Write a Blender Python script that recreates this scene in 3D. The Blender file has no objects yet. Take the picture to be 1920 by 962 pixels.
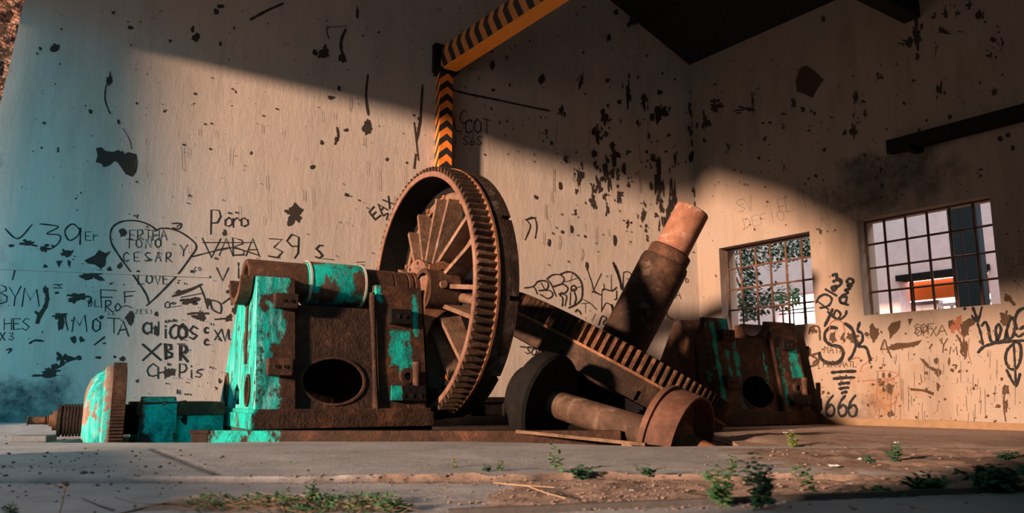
import bpy, bmesh, random
from math import *
from mathutils import Vector, Matrix, noise
S = bpy.context.scene
COL = S.collection
# ------------------------------------------------------------------ camera, sky, sun, exposure
F, PITCH, EYE = 1490.0, radians(9.9), 0.45            # focal length in px of the 1920 px frame
cam_d = bpy.data.cameras.new('camera'); cam = bpy.data.objects.new('camera', cam_d); COL.objects.link(cam)
cam.location = (0, 0, EYE); cam.rotation_euler = (radians(90) + PITCH, 0, 0)
cam_d.sensor_width = 36; cam_d.lens = F / 1920 * 36; cam_d.clip_start = 0.05
cam_d.dof.use_dof = True; cam_d.dof.focus_distance = 8.8; cam_d.dof.aperture_fstop = 2.4
S.camera = cam
S.view_settings.view_transform = 'Standard'; S.view_settings.look = 'None'
S.view_settings.exposure = 0.0; S.view_settings.gamma = 1.0; S.view_settings.use_curve_mapping = False
S.cycles.max_bounces = 6; S.cycles.diffuse_bounces = 4; S.cycles.sample_clamp_indirect = 6
SUN_EL, SUN_AZ = radians(9.5), radians(43)
SUN_DIR = Vector((cos(SUN_AZ) * cos(SUN_EL), sin(SUN_AZ) * cos(SUN_EL), -sin(SUN_EL)))
sun_d = bpy.data.lights.new('sun', 'SUN'); sun = bpy.data.objects.new('sun', sun_d); COL.objects.link(sun)
sun_d.energy = 11.0; sun_d.color = (1, .64, .45); sun_d.angle = radians(3.4)
sun.rotation_euler = SUN_DIR.to_track_quat('-Z', 'Y').to_euler()
W = bpy.data.worlds.new('sky'); S.world = W; W.use_nodes = True
wn = W.node_tree; wn.nodes.clear()
def wnode(t, **k):
    n = wn.nodes.new(t)
    for a, b in k.items(): setattr(n, a, b)
    return n
tc = wnode('ShaderNodeTexCoord'); dot = wnode('ShaderNodeVectorMath', operation='DOT_PRODUCT')
dot.inputs[1].default_value = (.55, .35, .76)
wn.links.new(tc.outputs['Generated'], dot.inputs[0])
wr = wnode('ShaderNodeValToRGB'); wm = wnode('ShaderNodeMath', operation='MULTIPLY_ADD'); wm.inputs[1].default_value = .5; wm.inputs[2].default_value = .5
wn.links.new(dot.outputs['Value'], wm.inputs[0]); wn.links.new(wm.outputs[0], wr.inputs[0])
wr.color_ramp.elements[0].position = .56; wr.color_ramp.elements[0].color = (.05, .40, .50, 1)
wr.color_ramp.elements[1].position = .93; wr.color_ramp.elements[1].color = (9.0, 7.3, 7.4, 1)
d2 = wnode('ShaderNodeVectorMath', operation='DOT_PRODUCT'); d2.inputs[1].default_value = (.17, -.95, .27)   # teal glow added to the sky to tint the back wall's left end
wn.links.new(tc.outputs['Generated'], d2.inputs[0])
w2 = wnode('ShaderNodeValToRGB'); wn.links.new(d2.outputs['Value'], w2.inputs[0])
w2.color_ramp.elements[0].position = .92; w2.color_ramp.elements[0].color = (0, 0, 0, 1)
w2.color_ramp.elements[1].position = .985; w2.color_ramp.elements[1].color = (.0, 6.0, 9.2, 1)
wadd = wnode('ShaderNodeMix', data_type='RGBA', blend_type='ADD'); wadd.inputs[0].default_value = 1.0
wn.links.new(wr.outputs[0], wadd.inputs[6]); wn.links.new(w2.outputs[0], wadd.inputs[7])
wb = wnode('ShaderNodeBackground'); wb.inputs[1].default_value = 1.0
wo = wnode('ShaderNodeOutputWorld'); wn.links.new(wadd.outputs[2], wb.inputs[0]); wn.links.new(wb.outputs[0], wo.inputs[0])

# ------------------------------------------------------------------ helpers: geometry
V = Vector
def at(u, v, Y):                                       # point of the place seen at pixel u,v at distance Y
    a = (u - 960) / F; b = (481 - v) / F
    r = V((a, cos(PITCH) - b * sin(PITCH), sin(PITCH) + b * cos(PITCH)))
    return V((0, 0, EYE)) + r * (Y / r.y)
def onplane(u, v, P, n):
    r = at(u, v, 1.0) - V((0, 0, EYE)); o = V((0, 0, EYE))
    return o + r * ((P - o).dot(n) / r.dot(n))
def ground(u, v, z=0.0):
    return onplane(u, v, V((0, 0, z)), V((0, 0, 1)))
CORNER = V((3.52, 14.87, 0))
RD = V((.574, -.819, 0)).normalized()                  # along right wall, from the corner to the camera
RN = V((RD.y * -1, RD.x, 0))                           # out of the room
BD = V((-.92, -.393, 0)).normalized()                  # along back wall, from the corner to the left
BN = V((BD.y, -BD.x, 0)) * -1
if BN.y < 0: BN = -BN                                  # out of the room
L0 = V((-7.08, 10.34, 0)); LD = V((.393, -.92, 0)).normalized(); LN = V((-.92, -.393, 0)).normalized()

class MB:
    """collects shapes, then links them as one mesh object"""
    def __init__(self): self.v = []; self.f = []; self.m = []; self.s = []; self.slot = 0
    def add(self, vs, fs, smooth=False):
        o = len(self.v); self.v += [tuple(x) for x in vs]
        for f in fs: self.f.append([o + i for i in f]); self.m.append(self.slot); self.s.append(smooth)
        return self
    def box(self, x0, x1, y0, y1, z0, z1, M=None, bev=0.0):
        if bev > 0:
            bm = bmesh.new(); bmesh.ops.create_cube(bm, size=1)
            for q in bm.verts: q.co = V(((x0 + x1) / 2 + q.co.x * (x1 - x0), (y0 + y1) / 2 + q.co.y * (y1 - y0), (z0 + z1) / 2 + q.co.z * (z1 - z0)))
            bmesh.ops.bevel(bm, geom=list(bm.edges), offset=bev, segments=2, affect='EDGES', profile=.6)
            bm.verts.index_update()
            vs = [q.co.copy() for q in bm.verts]; fs = [[q.index for q in g.verts] for g in bm.faces]; bm.free()
        else:
            vs = [V((x, y, z)) for z in (z0, z1) for y in (y0, y1) for x in (x0, x1)]
            fs = [(0, 2, 3, 1), (4, 5, 7, 6), (0, 1, 5, 4), (2, 6, 7, 3), (0, 4, 6, 2), (1, 3, 7, 5)]
        if M: vs = [M @ q for q in vs]
        return self.add(vs, fs)
    def lathe(self, prof, n=48, M=None, a0=0.0, a1=2 * pi, smooth=True):
        """profile [(x, r)] about the local x axis; closed when a full turn"""
        full = abs(a1 - a0 - 2 * pi) < 1e-6; k = n if full else n + 1
        vs = []; fs = []
        for i in range(k):
            t = a0 + (a1 - a0) * i / n
            for (x, r) in prof: vs.append(V((x, r * cos(t), r * sin(t))))
        p = len(prof)
        for i in range(n):
            j = (i + 1) % k
            for q in range(p - 1): fs.append((i * p + q, i * p + q + 1, j * p + q + 1, j * p + q))
        if M: vs = [M @ q for q in vs]
        self.add(vs, fs, smooth)
        return self
    def plate(self, outer, holes, w0, w1, fn):
        """flat polygon with holes, thickened from w0 to w1; fn(u, v, w) -> point"""
        bm = bmesh.new(); loops = []
        for lp in [outer] + holes:
            vs = [bm.verts.new((u, v, 0)) for u, v in lp]; loops.append(vs)
            for i in range(len(vs)): bm.edges.new((vs[i], vs[(i + 1) % len(vs)]))
        bmesh.ops.triangle_fill(bm, edges=list(bm.edges), use_beauty=True, use_dissolve=False)
        bm.verts.index_update(); bm.verts.ensure_lookup_table()
        pts = [(q.co.x, q.co.y) for q in bm.verts]; n = len(pts)
        fs = []
        for g in bm.faces:
            idx = [q.index for q in g.verts]; fs.append(idx); fs.append([i + n for i in reversed(idx)])
        for vs in loops:
            for i in range(len(vs)):
                a, b = vs[i].index, vs[(i + 1) % len(vs)].index; fs.append((a, b, b + n, a + n))
        bm.free()
        return self.add([fn(u, v, w0) for u, v in pts] + [fn(u, v, w1) for u, v in pts], fs)
    def tube(self, pts, rad, n=10, caps=True):
        pts = [V(p) for p in pts]; vs = []; fs = []
        rr = rad if isinstance(rad, (list, tuple)) else [rad] * len(pts)
        up = V((0.13, 0.27, 1)).normalized()
        for i, p in enumerate(pts):
            t = (pts[min(i + 1, len(pts) - 1)] - pts[max(i - 1, 0)]).normalized()
            s = t.cross(up)
            if s.length < 1e-3: s = t.cross(V((1, 0, 0)))
            s.normalize(); w = t.cross(s)
            for k in range(n):
                a = 2 * pi * k / n; vs.append(p + (s * cos(a) + w * sin(a)) * rr[i])
        for i in range(len(pts) - 1):
            for k in range(n): fs.append((i * n + k, i * n + (k + 1) % n, (i + 1) * n + (k + 1) % n, (i + 1) * n + k))
        self.add(vs, fs, True)
        if caps: self.add(vs[:n], [list(range(n))]); self.add(vs[-n:], [list(range(n))[::-1]])
        return self
    def build(self, name, mats, parent=None, fix=True):
        me = bpy.data.meshes.new(name); me.from_pydata(self.v, [], self.f)
        for m in (mats if isinstance(mats, (list, tuple)) else [mats]): me.materials.append(m)
        me.polygons.foreach_set('material_index', self.m); me.polygons.foreach_set('use_smooth', self.s)
        if fix:
            bm = bmesh.new(); bm.from_mesh(me); bmesh.ops.recalc_face_normals(bm, faces=bm.faces); bm.to_mesh(me); bm.free()
        me.update()
        if any(self.s):
            try: me.set_sharp_from_angle(angle=radians(38))
            except Exception: pass
        o = bpy.data.objects.new(name, me); COL.objects.link(o)
        if parent: o.parent = parent
        return o
def thing(name, label, cat, loc=(0, 0, 0), rot=None, group=None):
    o = bpy.data.objects.new(name, None); COL.objects.link(o); o.empty_display_size = .1
    if rot is not None: o.matrix_world = Matrix.Translation(loc) @ rot.to_4x4()
    else: o.location = loc
    o['label'] = label; o['category'] = cat
    if group: o['group'] = group
    return o
def tag(o, label, cat, group=None, kind=None):
    o['label'] = label; o['category'] = cat
    if group: o['group'] = group
    if kind: o['kind'] = kind
    return o
def struct(o): o['kind'] = 'structure'; return o
def basis(ax, up=V((0, 0, 1))):                        # rotation whose x axis is ax
    ax = V(ax).normalized(); y = V(up).cross(ax).normalized(); z = ax.cross(y)
    return Matrix((ax, y, z)).transposed()
def ell(cx, cy, rx, ry, n=32, a0=0, a1=2 * pi):
    full = abs(a1 - a0 - 2 * pi) < 1e-6
    return [(cx + rx * cos(a0 + (a1 - a0) * i / (n if full else n - 1)), cy + ry * sin(a0 + (a1 - a0) * i / (n if full else n - 1))) for i in range(n)]

# ------------------------------------------------------------------ helpers: materials
class NT:
    def __init__(self, name):
        self.mat = bpy.data.materials.new(name); self.mat.use_nodes = True
        self.t = self.mat.node_tree; self.b = self.t.nodes['Principled BSDF']
        self.tc = self.t.nodes.new('ShaderNodeTexCoord')
    def n(self, t, **k):
        q = self.t.nodes.new(t)
        for a, b in k.items(): setattr(q, a, b)
        return q
    def l(self, a, b): self.t.links.new(a, b)
    def coord(self, scale=(1, 1, 1), rot=(0, 0, 0)):
        m = self.n('ShaderNodeMapping'); m.inputs['Scale'].default_value = scale; m.inputs['Rotation'].default_value = rot
        self.l(self.tc.outputs['Object'], m.inputs[0]); return m.outputs[0]
    def noise(self, sc, det=5, rough=.6, scale=(1, 1, 1), dist=0.0):
        q = self.n('ShaderNodeTexNoise'); q.inputs['Scale'].default_value = sc; q.inputs['Detail'].default_value = det
        q.inputs['Roughness'].default_value = rough; q.inputs['Distortion'].default_value = dist
        self.l(self.coord(scale), q.inputs['Vector']); return q.outputs['Fac']
    def ramp(self, fac, stops):
        q = self.n('ShaderNodeValToRGB'); e = q.color_ramp.elements
        while len(e) < len(stops): e.new(.5)
        for i, (p, c) in enumerate(stops):
            e[i].position = p; e[i].color = (c, c, c, 1) if isinstance(c, (int, float)) else (*c, 1)
        self.l(fac, q.inputs[0]); return q.outputs[0]
    def mix(self, fac, a, b, mode='MIX'):
        q = self.n('ShaderNodeMix', data_type='RGBA', blend_type=mode)
        for i, x in ((0, fac), (6, a), (7, b)):
            if hasattr(x, 'is_output'): self.l(x, q.inputs[i])
            else: q.inputs[i].default_value = (*x, 1) if isinstance(x, tuple) else x
        return q.outputs[2]
    def math(self, op, a, b=0.0, c=None):
        q = self.n('ShaderNodeMath', operation=op)
        for i, x in enumerate((a, b) if c is None else (a, b, c)):
            if hasattr(x, 'is_output'): self.l(x, q.inputs[i])
            else: q.inputs[i].default_value = x
        return q.outputs[0]
    def bump(self, h, strength=.4, dist=.02):
        q = self.n('ShaderNodeBump'); q.inputs['Strength'].default_value = strength; q.inputs['Distance'].default_value = dist
        self.l(h, q.inputs['Height']); self.l(q.outputs[0], self.b.inputs['Normal'])
    def out(self, col, rough=.8, metal=0.0, spec=.3):
        if hasattr(col, 'is_output'): self.l(col, self.b.inputs['Base Color'])
        else: self.b.inputs['Base Color'].default_value = (*col, 1)
        if hasattr(rough, 'is_output'): self.l(rough, self.b.inputs['Roughness'])
        else: self.b.inputs['Roughness'].default_value = rough
        self.b.inputs['Metallic'].default_value = metal; self.b.inputs['Specular IOR Level'].default_value = spec
        return self.mat
    def boxmask(self, boxes, wob=.12, ns=6, soft=6.0):
        """1 inside the union of boxes (local coordinates), edges broken up by noise"""
        sep = self.n('ShaderNodeSeparateXYZ'); self.l(self.tc.outputs['Object'], sep.inputs[0])
        nz = self.math('MULTIPLY', self.math('SUBTRACT', self.noise(ns, 6, .7), .5), wob * 4)
        tot = None
        for (c, h) in boxes:
            d = None
            for i in range(3):
                q = self.math('SUBTRACT', self.math('ABSOLUTE', self.math('SUBTRACT', sep.outputs[i], c[i])), h[i])
                d = q if d is None else self.math('MAXIMUM', d, q)
            tot = d if tot is None else self.math('MINIMUM', tot, d)
        e = self.math('SUBTRACT', nz, tot)
        return self.math('MULTIPLY', self.math('ADD', e, .012), 40.0) if 0 else self.ramp(self.math('ADD', self.math('MULTIPLY', e, soft), .5), [(.42, 0.0), (.58, 1.0)])
TEAL = (.006, .46, .38); TEAL2 = (.008, .13, .125); TEALW = (.22, .62, .58)
def rust(name, dark=(.018, .011, .008), mid=(.055, .027, .016), hot=(.18, .08, .038), amt=.5, paint=0.0, boxes=None, wob=.12, bump=.5, bs=26, rough=.75, light=None, streak=False, spec=.2):
    k = NT(name)
    big = k.noise(2.3, 6, .65); fine = k.noise(11, 7, .7)
    c = k.ramp(k.math('ADD', k.math('MULTIPLY', big, .6), k.math('MULTIPLY', fine, .4)), [(.40 - .12 * amt, dark), (.56 - .1 * amt, mid), (.72 - .1 * amt, hot)])
    if light: c = k.mix(k.ramp(k.noise(4.5, 8, .75, (1, 1, .35)), [(.56, 0.0), (.66, .8)]), c, light)
    if paint > 0 or boxes:
        pcol = k.mix(k.ramp(k.noise(7, 6, .75, (1.4, 1.4, .2) if streak else (1, 1, .8)), [(.36, 0.0), (.56, 1.0)]), TEAL2, TEAL)
        if streak: pcol = k.mix(k.ramp(k.noise(9, 7, .75, (1.5, 1.5, .12)), [(.50, 0.0), (.66, .9)]), pcol, TEALW)
        msk = None
        if paint > 0: msk = k.ramp(k.noise(3.4, 9, .68, (1, 1, .55)), [(.70 - .42 * paint, 0.0), (.74 - .42 * paint, 1.0)])
        if boxes:
            b = k.boxmask(boxes, wob)
            msk = b if msk is None else k.math('MAXIMUM', msk, b)
            msk = k.math('MULTIPLY', msk, k.ramp(k.noise(19, 6, .75), [(.34, 0.0), (.41, 1.0)]))
            msk = k.math('MULTIPLY', msk, k.ramp(k.noise(5.5, 8, .72, (1, 1, .6)), [(.40, 0.0), (.46, 1.0)]))
        c = k.mix(msk, c, pcol)
    hgt = k.math('ADD', k.noise(bs, 6, .65), k.math('MULTIPLY', k.noise(bs * 3.1, 3, .6), .5))
    k.bump(hgt, bump, .03)
    return k.out(c, rough, 0.0, spec)
def plain(name, col, rough=.8, var=.25, sc=8, bump=.2):
    k = NT(name); c2 = tuple(x * (1 - var) for x in col)
    c = k.mix(k.noise(sc, 6, .65), c2, tuple(min(1, x * (1 + var)) for x in col)); k.bump(k.noise(sc * 4, 5), bump, .01)
    return k.out(c, rough)
def plaster(name, base, warm, dirt, specks=.5, stain_shade=None):
    k = NT(name)
    c = k.mix(k.ramp(k.noise(.55, 6, .6), [(.35, 0.0), (.65, 1.0)]), base, warm)
    c = k.mix(k.ramp(k.noise(1.7, 7, .68, (1, 1, .3)), [(.48, 0.0), (.75, .6)]), c, dirt)                      # run-down stains
    c = k.mix(k.ramp(k.noise(9, 5, .7, (1.6, 1.6, .05)), [(.50, 0.0), (.78, .32)]), c, tuple(x * .66 for x in base))  # vertical brush streaks
    for (bx, col, am) in stain_shade or []: c = k.mix(k.math('MULTIPLY', k.boxmask(bx, .28, 2.4, .55), k.ramp(k.noise(5, 8, .75), [(.34, .45 * am), (.6, am)])), c, col)  # stains, and shade put into the plaster colour
    sp = k.ramp(k.noise(5.5, 3, .55), [(.735 - .05 * specks, 0.0), (.75 - .05 * specks, 1.0)])
    sp2 = k.ramp(k.noise(17, 2, .5), [(.745, 0.0), (.76, 1.0)])
    c = k.mix(k.math('MAXIMUM', sp, k.math('MULTIPLY', sp2, .8)), c, (.05, .036, .026))
    k.bump(k.math('ADD', k.noise(14, 7, .7, (1, 1, .35)), k.math('MULTIPLY', k.noise(60, 4), .3)), .35, .02)
    return k.out(c, .92, 0, .15)

PLASTER_B = plaster('plaster_back', (.40, .365, .325), (.46, .385, .32), (.27, .235, .20), stain_shade=[([((-6.9, 10.5, .25), (.95, 1.5, .35)), ((-7.25, 10.3, .9), (.30, 1.5, 1.4)), ((-7.3, 10.3, 4.5), (.16, 1.5, 3.0))], (.04, .042, .042), .95)])  # mould at the foot; strips up the left end paint in fading light
PLASTER_R = plaster('plaster_right', (.245, .212, .178), (.265, .20, .150), (.13, .095, .066), .8, stain_shade=[([((5.55, 11.97, .35), (.16, .3, .30))], (.20, .085, .02), .75), ([((5.75, 11.7, 3.75), (.45, .7, .42))], (.05, .042, .035), .85), ([((5.0, 12.75, .15), (.4, .6, .22))], (.06, .05, .042), .8)])  # orange stain, soot above the right window, darker patch low on the wall
EXPOSED = plain('bare_render', (.034, .026, .021), .95, .35, 14, .5)
EXPOSED_R = plain('bare_brown_render', (.052, .031, .017), .95, .35, 14, .5)
CHAR = plain('charcoal_marking', (.020, .018, .017), .95, .3, 20, .1)
SPRAY = plain('black_spray_paint', (.006, .007, .008), .8, .2, 20, .05)
REDPAINT = plain('faded_red_paint', (.20, .075, .042), .9, .2, 20, .05)
SCRATCH = plain('fine_scratches', (.13, .105, .085), .95, .3, 20, .1)
ROOFMAT = plain('dark_roof_boards', (.012, .012, .012), .95, .4, 3, .4)
OUTWALL = plain('pale_render', (.80, .60, .57), .95, .22, 5, .3)
GROUNDM = plain('outside_ground', (.075, .07, .055), .95, .3, 2, .4)
RUST_DARK = rust('dark_rusty_iron', dark=(.016, .010, .008), mid=(.045, .023, .014), hot=(.13, .058, .028), amt=.15, bump=.55)
RUST = rust('rusty_iron', amt=.6, dark=(.02, .0115, .008), mid=(.060, .029, .017), hot=(.16, .078, .042))
RUST_HOT = rust('orange_rust', amt=1.0, dark=(.05, .023, .013), mid=(.15, .064, .03), hot=(.28, .135, .07))
RUST_PALE = rust('pale_rusty_casting', amt=.8, dark=(.05, .028, .018), mid=(.15, .085, .052), hot=(.27, .165, .105), light=(.27, .23, .20), bump=.4)
RUST_PINK = rust('pink_worn_iron', amt=.8, dark=(.08, .042, .029), mid=(.17, .088, .06), hot=(.26, .15, .11), bump=.3, bs=18)
RUST_PIPE = rust('scuffed_rusty_shaft', amt=.45, dark=(.03, .017, .011), mid=(.080, .040, .024), hot=(.17, .088, .055), bump=.25, bs=12, rough=.55)
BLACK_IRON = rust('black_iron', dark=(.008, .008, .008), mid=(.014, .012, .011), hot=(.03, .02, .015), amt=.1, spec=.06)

# ------------------------------------------------------------------ the building
rnd = random.Random(7)
SLOPE, RIDGE_T, EAVE = .58, 5.9, 6.9
def roof_z(t): return EAVE + SLOPE * (t if t < RIDGE_T else 2 * RIDGE_T - t)
def back_pt(u, z, w=0.0): return CORNER + BD * u + V((0, 0, z)) + BN * w
def right_pt(s, z, w=0.0): return CORNER + RD * s + V((0, 0, z)) + RN * w
L0 = CORNER + BD * 11.9
def left_pt(s, z, w=0.0): return L0 + LD * s + V((0, 0, z)) + LN * w
def back_uv(px, py): q = onplane(px, py, CORNER, BN) - CORNER; return (q.dot(BD), q.z)
def right_uv(px, py): q = onplane(px, py, CORNER, RN) - CORNER; return (q.dot(RD), q.z)

# graffiti and bare patches: flat paint and chips on the wall faces, kept inside the wall meshes
GL = {
 'A': [[(0, 0), (.5, 1), (1, 0)], [(.2, .38), (.82, .42)]], 'B': [[(.05, 0), (0, 1), (.7, .9), (.75, .65), (.1, .52), (.85, .35), (.8, .08), (.05, 0)]],
 'C': [[(1, .85), (.6, 1), (.15, .8), (0, .45), (.2, .1), (.6, 0), (1, .15)]], 'D': [[(0, 0), (0, 1), (.6, .9), (1, .5), (.6, .08), (0, 0)]],
 'E': [[(1, 1), (0, .95), (.05, 0), (1, .03)], [(0, .5), (.75, .5)]], 'F': [[(1, 1), (0, .95), (.05, 0)], [(0, .52), (.75, .52)]],
 'G': [[(1, .85), (.5, 1), (0, .5), (.45, 0), (1, .2), (1, .5), (.6, .5)]], 'H': [[(0, 0), (0, 1)], [(1, 0), (1, 1)], [(0, .5), (1, .52)]],
 'I': [[(.5, 0), (.5, 1)]], 'J': [[(.7, 1), (.75, .3), (.4, 0), (0, .2)]], 'K': [[(0, 0), (0, 1)], [(.9, 1), (0, .45), (.95, 0)]],
 'L': [[(0, 1), (0, 0), (1, .03)]], 'M': [[(0, 0), (.15, 1), (.5, .35), (.85, 1), (1, 0)]], 'N': [[(0, 0), (.05, 1), (.95, 0), (1, 1)]],
 'O': [[(.5, 1), (.05, .8), (0, .3), (.4, 0), (.95, .2), (1, .7), (.5, 1)]], 'P': [[(0, 0), (.05, 1), (.75, .95), (.9, .7), (.6, .48), (.05, .42)]],
 'R': [[(0, 0), (.05, 1), (.75, .95), (.9, .72), (.6, .5), (.05, .45), (1, 0)]], 'S': [[(1, .9), (.5, 1), (.05, .75), (.5, .5), (.95, .25), (.5, 0), (0, .12)]],
 'T': [[(0, 1), (1, .97)], [(.5, 1), (.5, 0)]], 'U': [[(0, 1), (.05, .2), (.5, 0), (.95, .2), (1, 1)]], 'V': [[(0, 1), (.5, 0), (1, 1)]],
 'X': [[(0, 0), (1, 1)], [(0, 1), (1, 0)]], 'Y': [[(0, 1), (.5, .5), (1, 1)], [(.5, .5), (.4, 0)]], 'Z': [[(0, 1), (1, 1), (0, 0), (1, 0)]],
 '3': [[(.05, .95), (.9, .9), (.35, .55), (.95, .35), (.6, 0), (0, .1)]], '9': [[(.9, .6), (.4, .5), (.05, .75), (.4, 1), (.9, .9), (.85, .3), (.6, 0)]],
 '6': [[(.8, 1), (.3, .7), (.05, .3), (.3, 0), (.8, .05), (.95, .35), (.6, .55), (.15, .35)]],
 'i': [[(.5, 0), (.5, .6)], [(.5, .8), (.5, .88)]], 'o': [[(.5, .62), (.1, .5), (.1, .12), (.5, 0), (.9, .15), (.85, .5), (.5, .62)]], 'r': [[(.1, 0), (.1, .6)], [(.1, .4), (.5, .6), (.9, .5)]],
 'e': [[(.1, .3), (.9, .35), (.7, .6), (.25, .55), (.08, .2), (.4, 0), (.9, .1)]], 's': [[(.9, .55), (.4, .62), (.15, .45), (.8, .2), (.5, 0), (.05, .06)]],
 'l': [[(.4, 0), (.4, 1)]], 'a': [[(.85, .6), (.3, .6), (.08, .25), (.4, 0), (.8, .25), (.85, .6), (.9, 0)]], 'm': [[(0, 0), (.05, .6)], [(.05, .45), (.3, .62), (.48, .4), (.5, 0)], [(.5, .4), (.75, .62), (.95, .4), (1, 0)]],
 'n': [[(0, 0), (.05, .6)], [(.05, .4), (.5, .62), (.9, .4), (.95, 0)]], 'g': [[(.85, .6), (.3, .6), (.1, .3), (.4, .05), (.85, .3), (.85, .6), (.8, -.3), (.2, -.35)]],
 't': [[(.4, 1), (.4, .1), (.8, 0)], [(.05, .65), (.85, .68)]], ':': [[(.4, .1), (.55, .2)], [(.4, .7), (.55, .8)]], ',': [[(.5, .2), (.3, -.1)]], '~': [[(0, .3), (.3, .5), (.6, .3), (1, .5)]],
}
class Marks:
    """strokes and chips given by where they are on a wall"""
    def __init__(self, mb, uv, pt): self.mb, self.uv, self.pt, self.k = mb, uv, pt, 0
    def off(self): self.k += 1; return -(.0025 + .000012 * self.k)
    def poly_uv(self, pts, slot):
        self.mb.slot = slot; w = self.off()
        c = (sum(p[0] for p in pts) / len(pts), sum(p[1] for p in pts) / len(pts))
        self.mb.add([self.pt(*c, w)] + [self.pt(u, z, w) for u, z in pts], [(0, i + 1, (i + 1) % len(pts) + 1) for i in range(len(pts))])
    def blob(self, px, py, w, h, slot=1, rough=.35, n=None, ang=0):
        n = n or int(14 + min(30, w)); sd = rnd.random() * 99; pts = []
        for i in range(n):
            a = 2 * pi * i / n
            r = 1 + rough * 1.6 * noise.noise(V((cos(a) * 1.3 + sd, sin(a) * 1.3, sd))) + rough * .9 * noise.noise(V((cos(a) * 4 + sd, sin(a) * 4, sd * 2)))
            x, y = w / 2 * r * cos(a), h / 2 * r * sin(a)
            pts.append(self.uv(px + x * cos(ang) - y * sin(ang), py + x * sin(ang) + y * cos(ang)))
        self.poly_uv(pts, slot)
    def poly(self, pts, slot=1): self.poly_uv([self.uv(*p) for p in pts], slot)
    def stroke(self, pts, wid=3.0, slot=2, smooth=True, jit=.0):
        """a brush line through pixels; wid in pixels"""
        if smooth and len(pts) > 2:
            o = []
            for i in range(len(pts) - 1):
                p0, p1, p2, p3 = pts[max(i - 1, 0)], pts[i], pts[i + 1], pts[min(i + 2, len(pts) - 1)]
                for j in range(5):
                    t = j / 5
                    o.append(tuple(.5 * (2 * p1[a] + (p2[a] - p0[a]) * t + (2 * p0[a] - 5 * p1[a] + 4 * p2[a] - p3[a]) * t * t + (3 * p1[a] - p0[a] - 3 * p2[a] + p3[a]) * t ** 3) for a in (0, 1)))
            pts = o + [pts[-1]]
        q = [V(self.uv(*p)) for p in pts]
        pxm = (V(self.uv(pts[0][0] + 10, pts[0][1])) - V(self.uv(*pts[0]))).length / 10
        pym = (V(self.uv(pts[0][0], pts[0][1] + 10)) - V(self.uv(*pts[0]))).length / 10
        hw = wid * .5 * (pxm + pym) / 2; w = self.off(); self.mb.slot = slot
        L, R = [], []
        for i in range(len(q)):
            t = (q[min(i + 1, len(q) - 1)] - q[max(i - 1, 0)])
            t = t.normalized() if t.length > 1e-6 else V((1, 0))
            nrm = V((-t.y, t.x)); k = hw * (1 + rnd.uniform(-.22, .22))
            e = t * (hw * .7) * (-1 if i == 0 else (1 if i == len(q) - 1 else 0))
            L.append(q[i] + e + nrm * k * (.7 if e.length else 1)); R.append(q[i] + e - nrm * k * (.7 if e.length else 1))
        n = len(q)
        self.mb.add([self.pt(a.x, a.y, w) for a in L + R], [(i, i + 1, n + i + 1, n + i) for i in range(n - 1)])
    def text(self, s, x, y, h, adv=None, wid=2.6, slot=2, ang=0.0, wob=.06, smooth=False, asp=.62):
        """baseline starts at pixel x,y; ang turns it anticlockwise, in degrees"""
        a = radians(ang); adv = adv or h * .85; cx = 0
        for ch in s:
            if ch != ' ':
                for st in GL.get(ch, GL['~']):
                    self.stroke([(x + (cx + p[0] * h * asp) * cos(a) - (p[1] * h + rnd.uniform(-wob, wob) * h) * sin(a),
                                  y - (cx + p[0] * h * asp) * sin(a) - (p[1] * h + rnd.uniform(-wob, wob) * h) * cos(a)) for p in st], wid, slot, smooth)
            cx += adv
    def scatter(self, x0, y0, x1, y1, n, smin, smax, slot=1, tall=1.0, ok=None):
        for _ in range(n):
            px, py = rnd.uniform(x0, x1), rnd.uniform(y0, y1)
            if ok and not ok(px, py): continue
            s = smin + (smax - smin) * rnd.random() ** 3
            self.blob(px, py, s, s * rnd.uniform(.6, 1.3) * tall, slot, .5, 9)

# back wall
bw = MB()
def edge_u(z): return 11.31 + (5.94 - z) * .092
top = [(-.46, EAVE - .3)] + [(u, roof_z(.979 * u)) for u in (0, 2, 4, RIDGE_T / .979, 8, 10)] + [(edge_u(7.4), 7.4)]
bw.plate([(edge_u(-.8), -.8), (-.46, -.8)] + top, [], 0, .45, back_pt)
m = Marks(bw, back_uv, back_pt)
z7 = lambda x, y: (x / 2.532, 360 + y / 2.532)          # from the close-up of the left-hand writing
P7 = lambda l: [z7(*p) for p in l]
m.poly([(180, 278), (190, 276), (198, 283), (212, 285), (222, 281), (234, 290), (240, 285), (256, 289), (258, 306), (256, 322), (249, 332), (236, 327), (229, 315), (222, 306), (214, 301), (206, 310), (196, 314), (190, 307), (179, 304), (183, 292)])
m.blob(550, 402, 32, 34, rough=.5); m.blob(689, 239, 17, 28); m.stroke([(632, 240), (634, 255), (628, 270)], 5, 1); m.blob(648, 244, 10, 6)
m.stroke([(207, 135), (205, 152), (199, 162), (197, 185), (203, 205), (207, 213)], 3, 1); m.blob(206, 151, 12, 20)
m.stroke([(230, 240), (243, 262), (247, 280)], 1.5, 1)
m.poly(P7([(400, 325), (450, 300), (470, 275), (500, 290), (530, 280), (505, 310), (500, 350), (480, 365), (450, 345), (415, 340)]))
m.blob(*z7(445, 398), 42, 22, rough=.5); m.blob(*z7(520, 368), 9, 10); m.blob(*z7(655, 383), 10, 9)
m.blob(*z7(620, 595), 17, 24); m.blob(*z7(742, 580), 10, 8); m.blob(*z7(480, 595), 8, 7)
m.blob(*z7(365, 500), 30, 14, rough=.6); m.blob(*z7(345, 515), 16, 12); m.stroke(P7([(320, 490), (380, 495), (430, 500), (425, 530)]), 4, 1)
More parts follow.
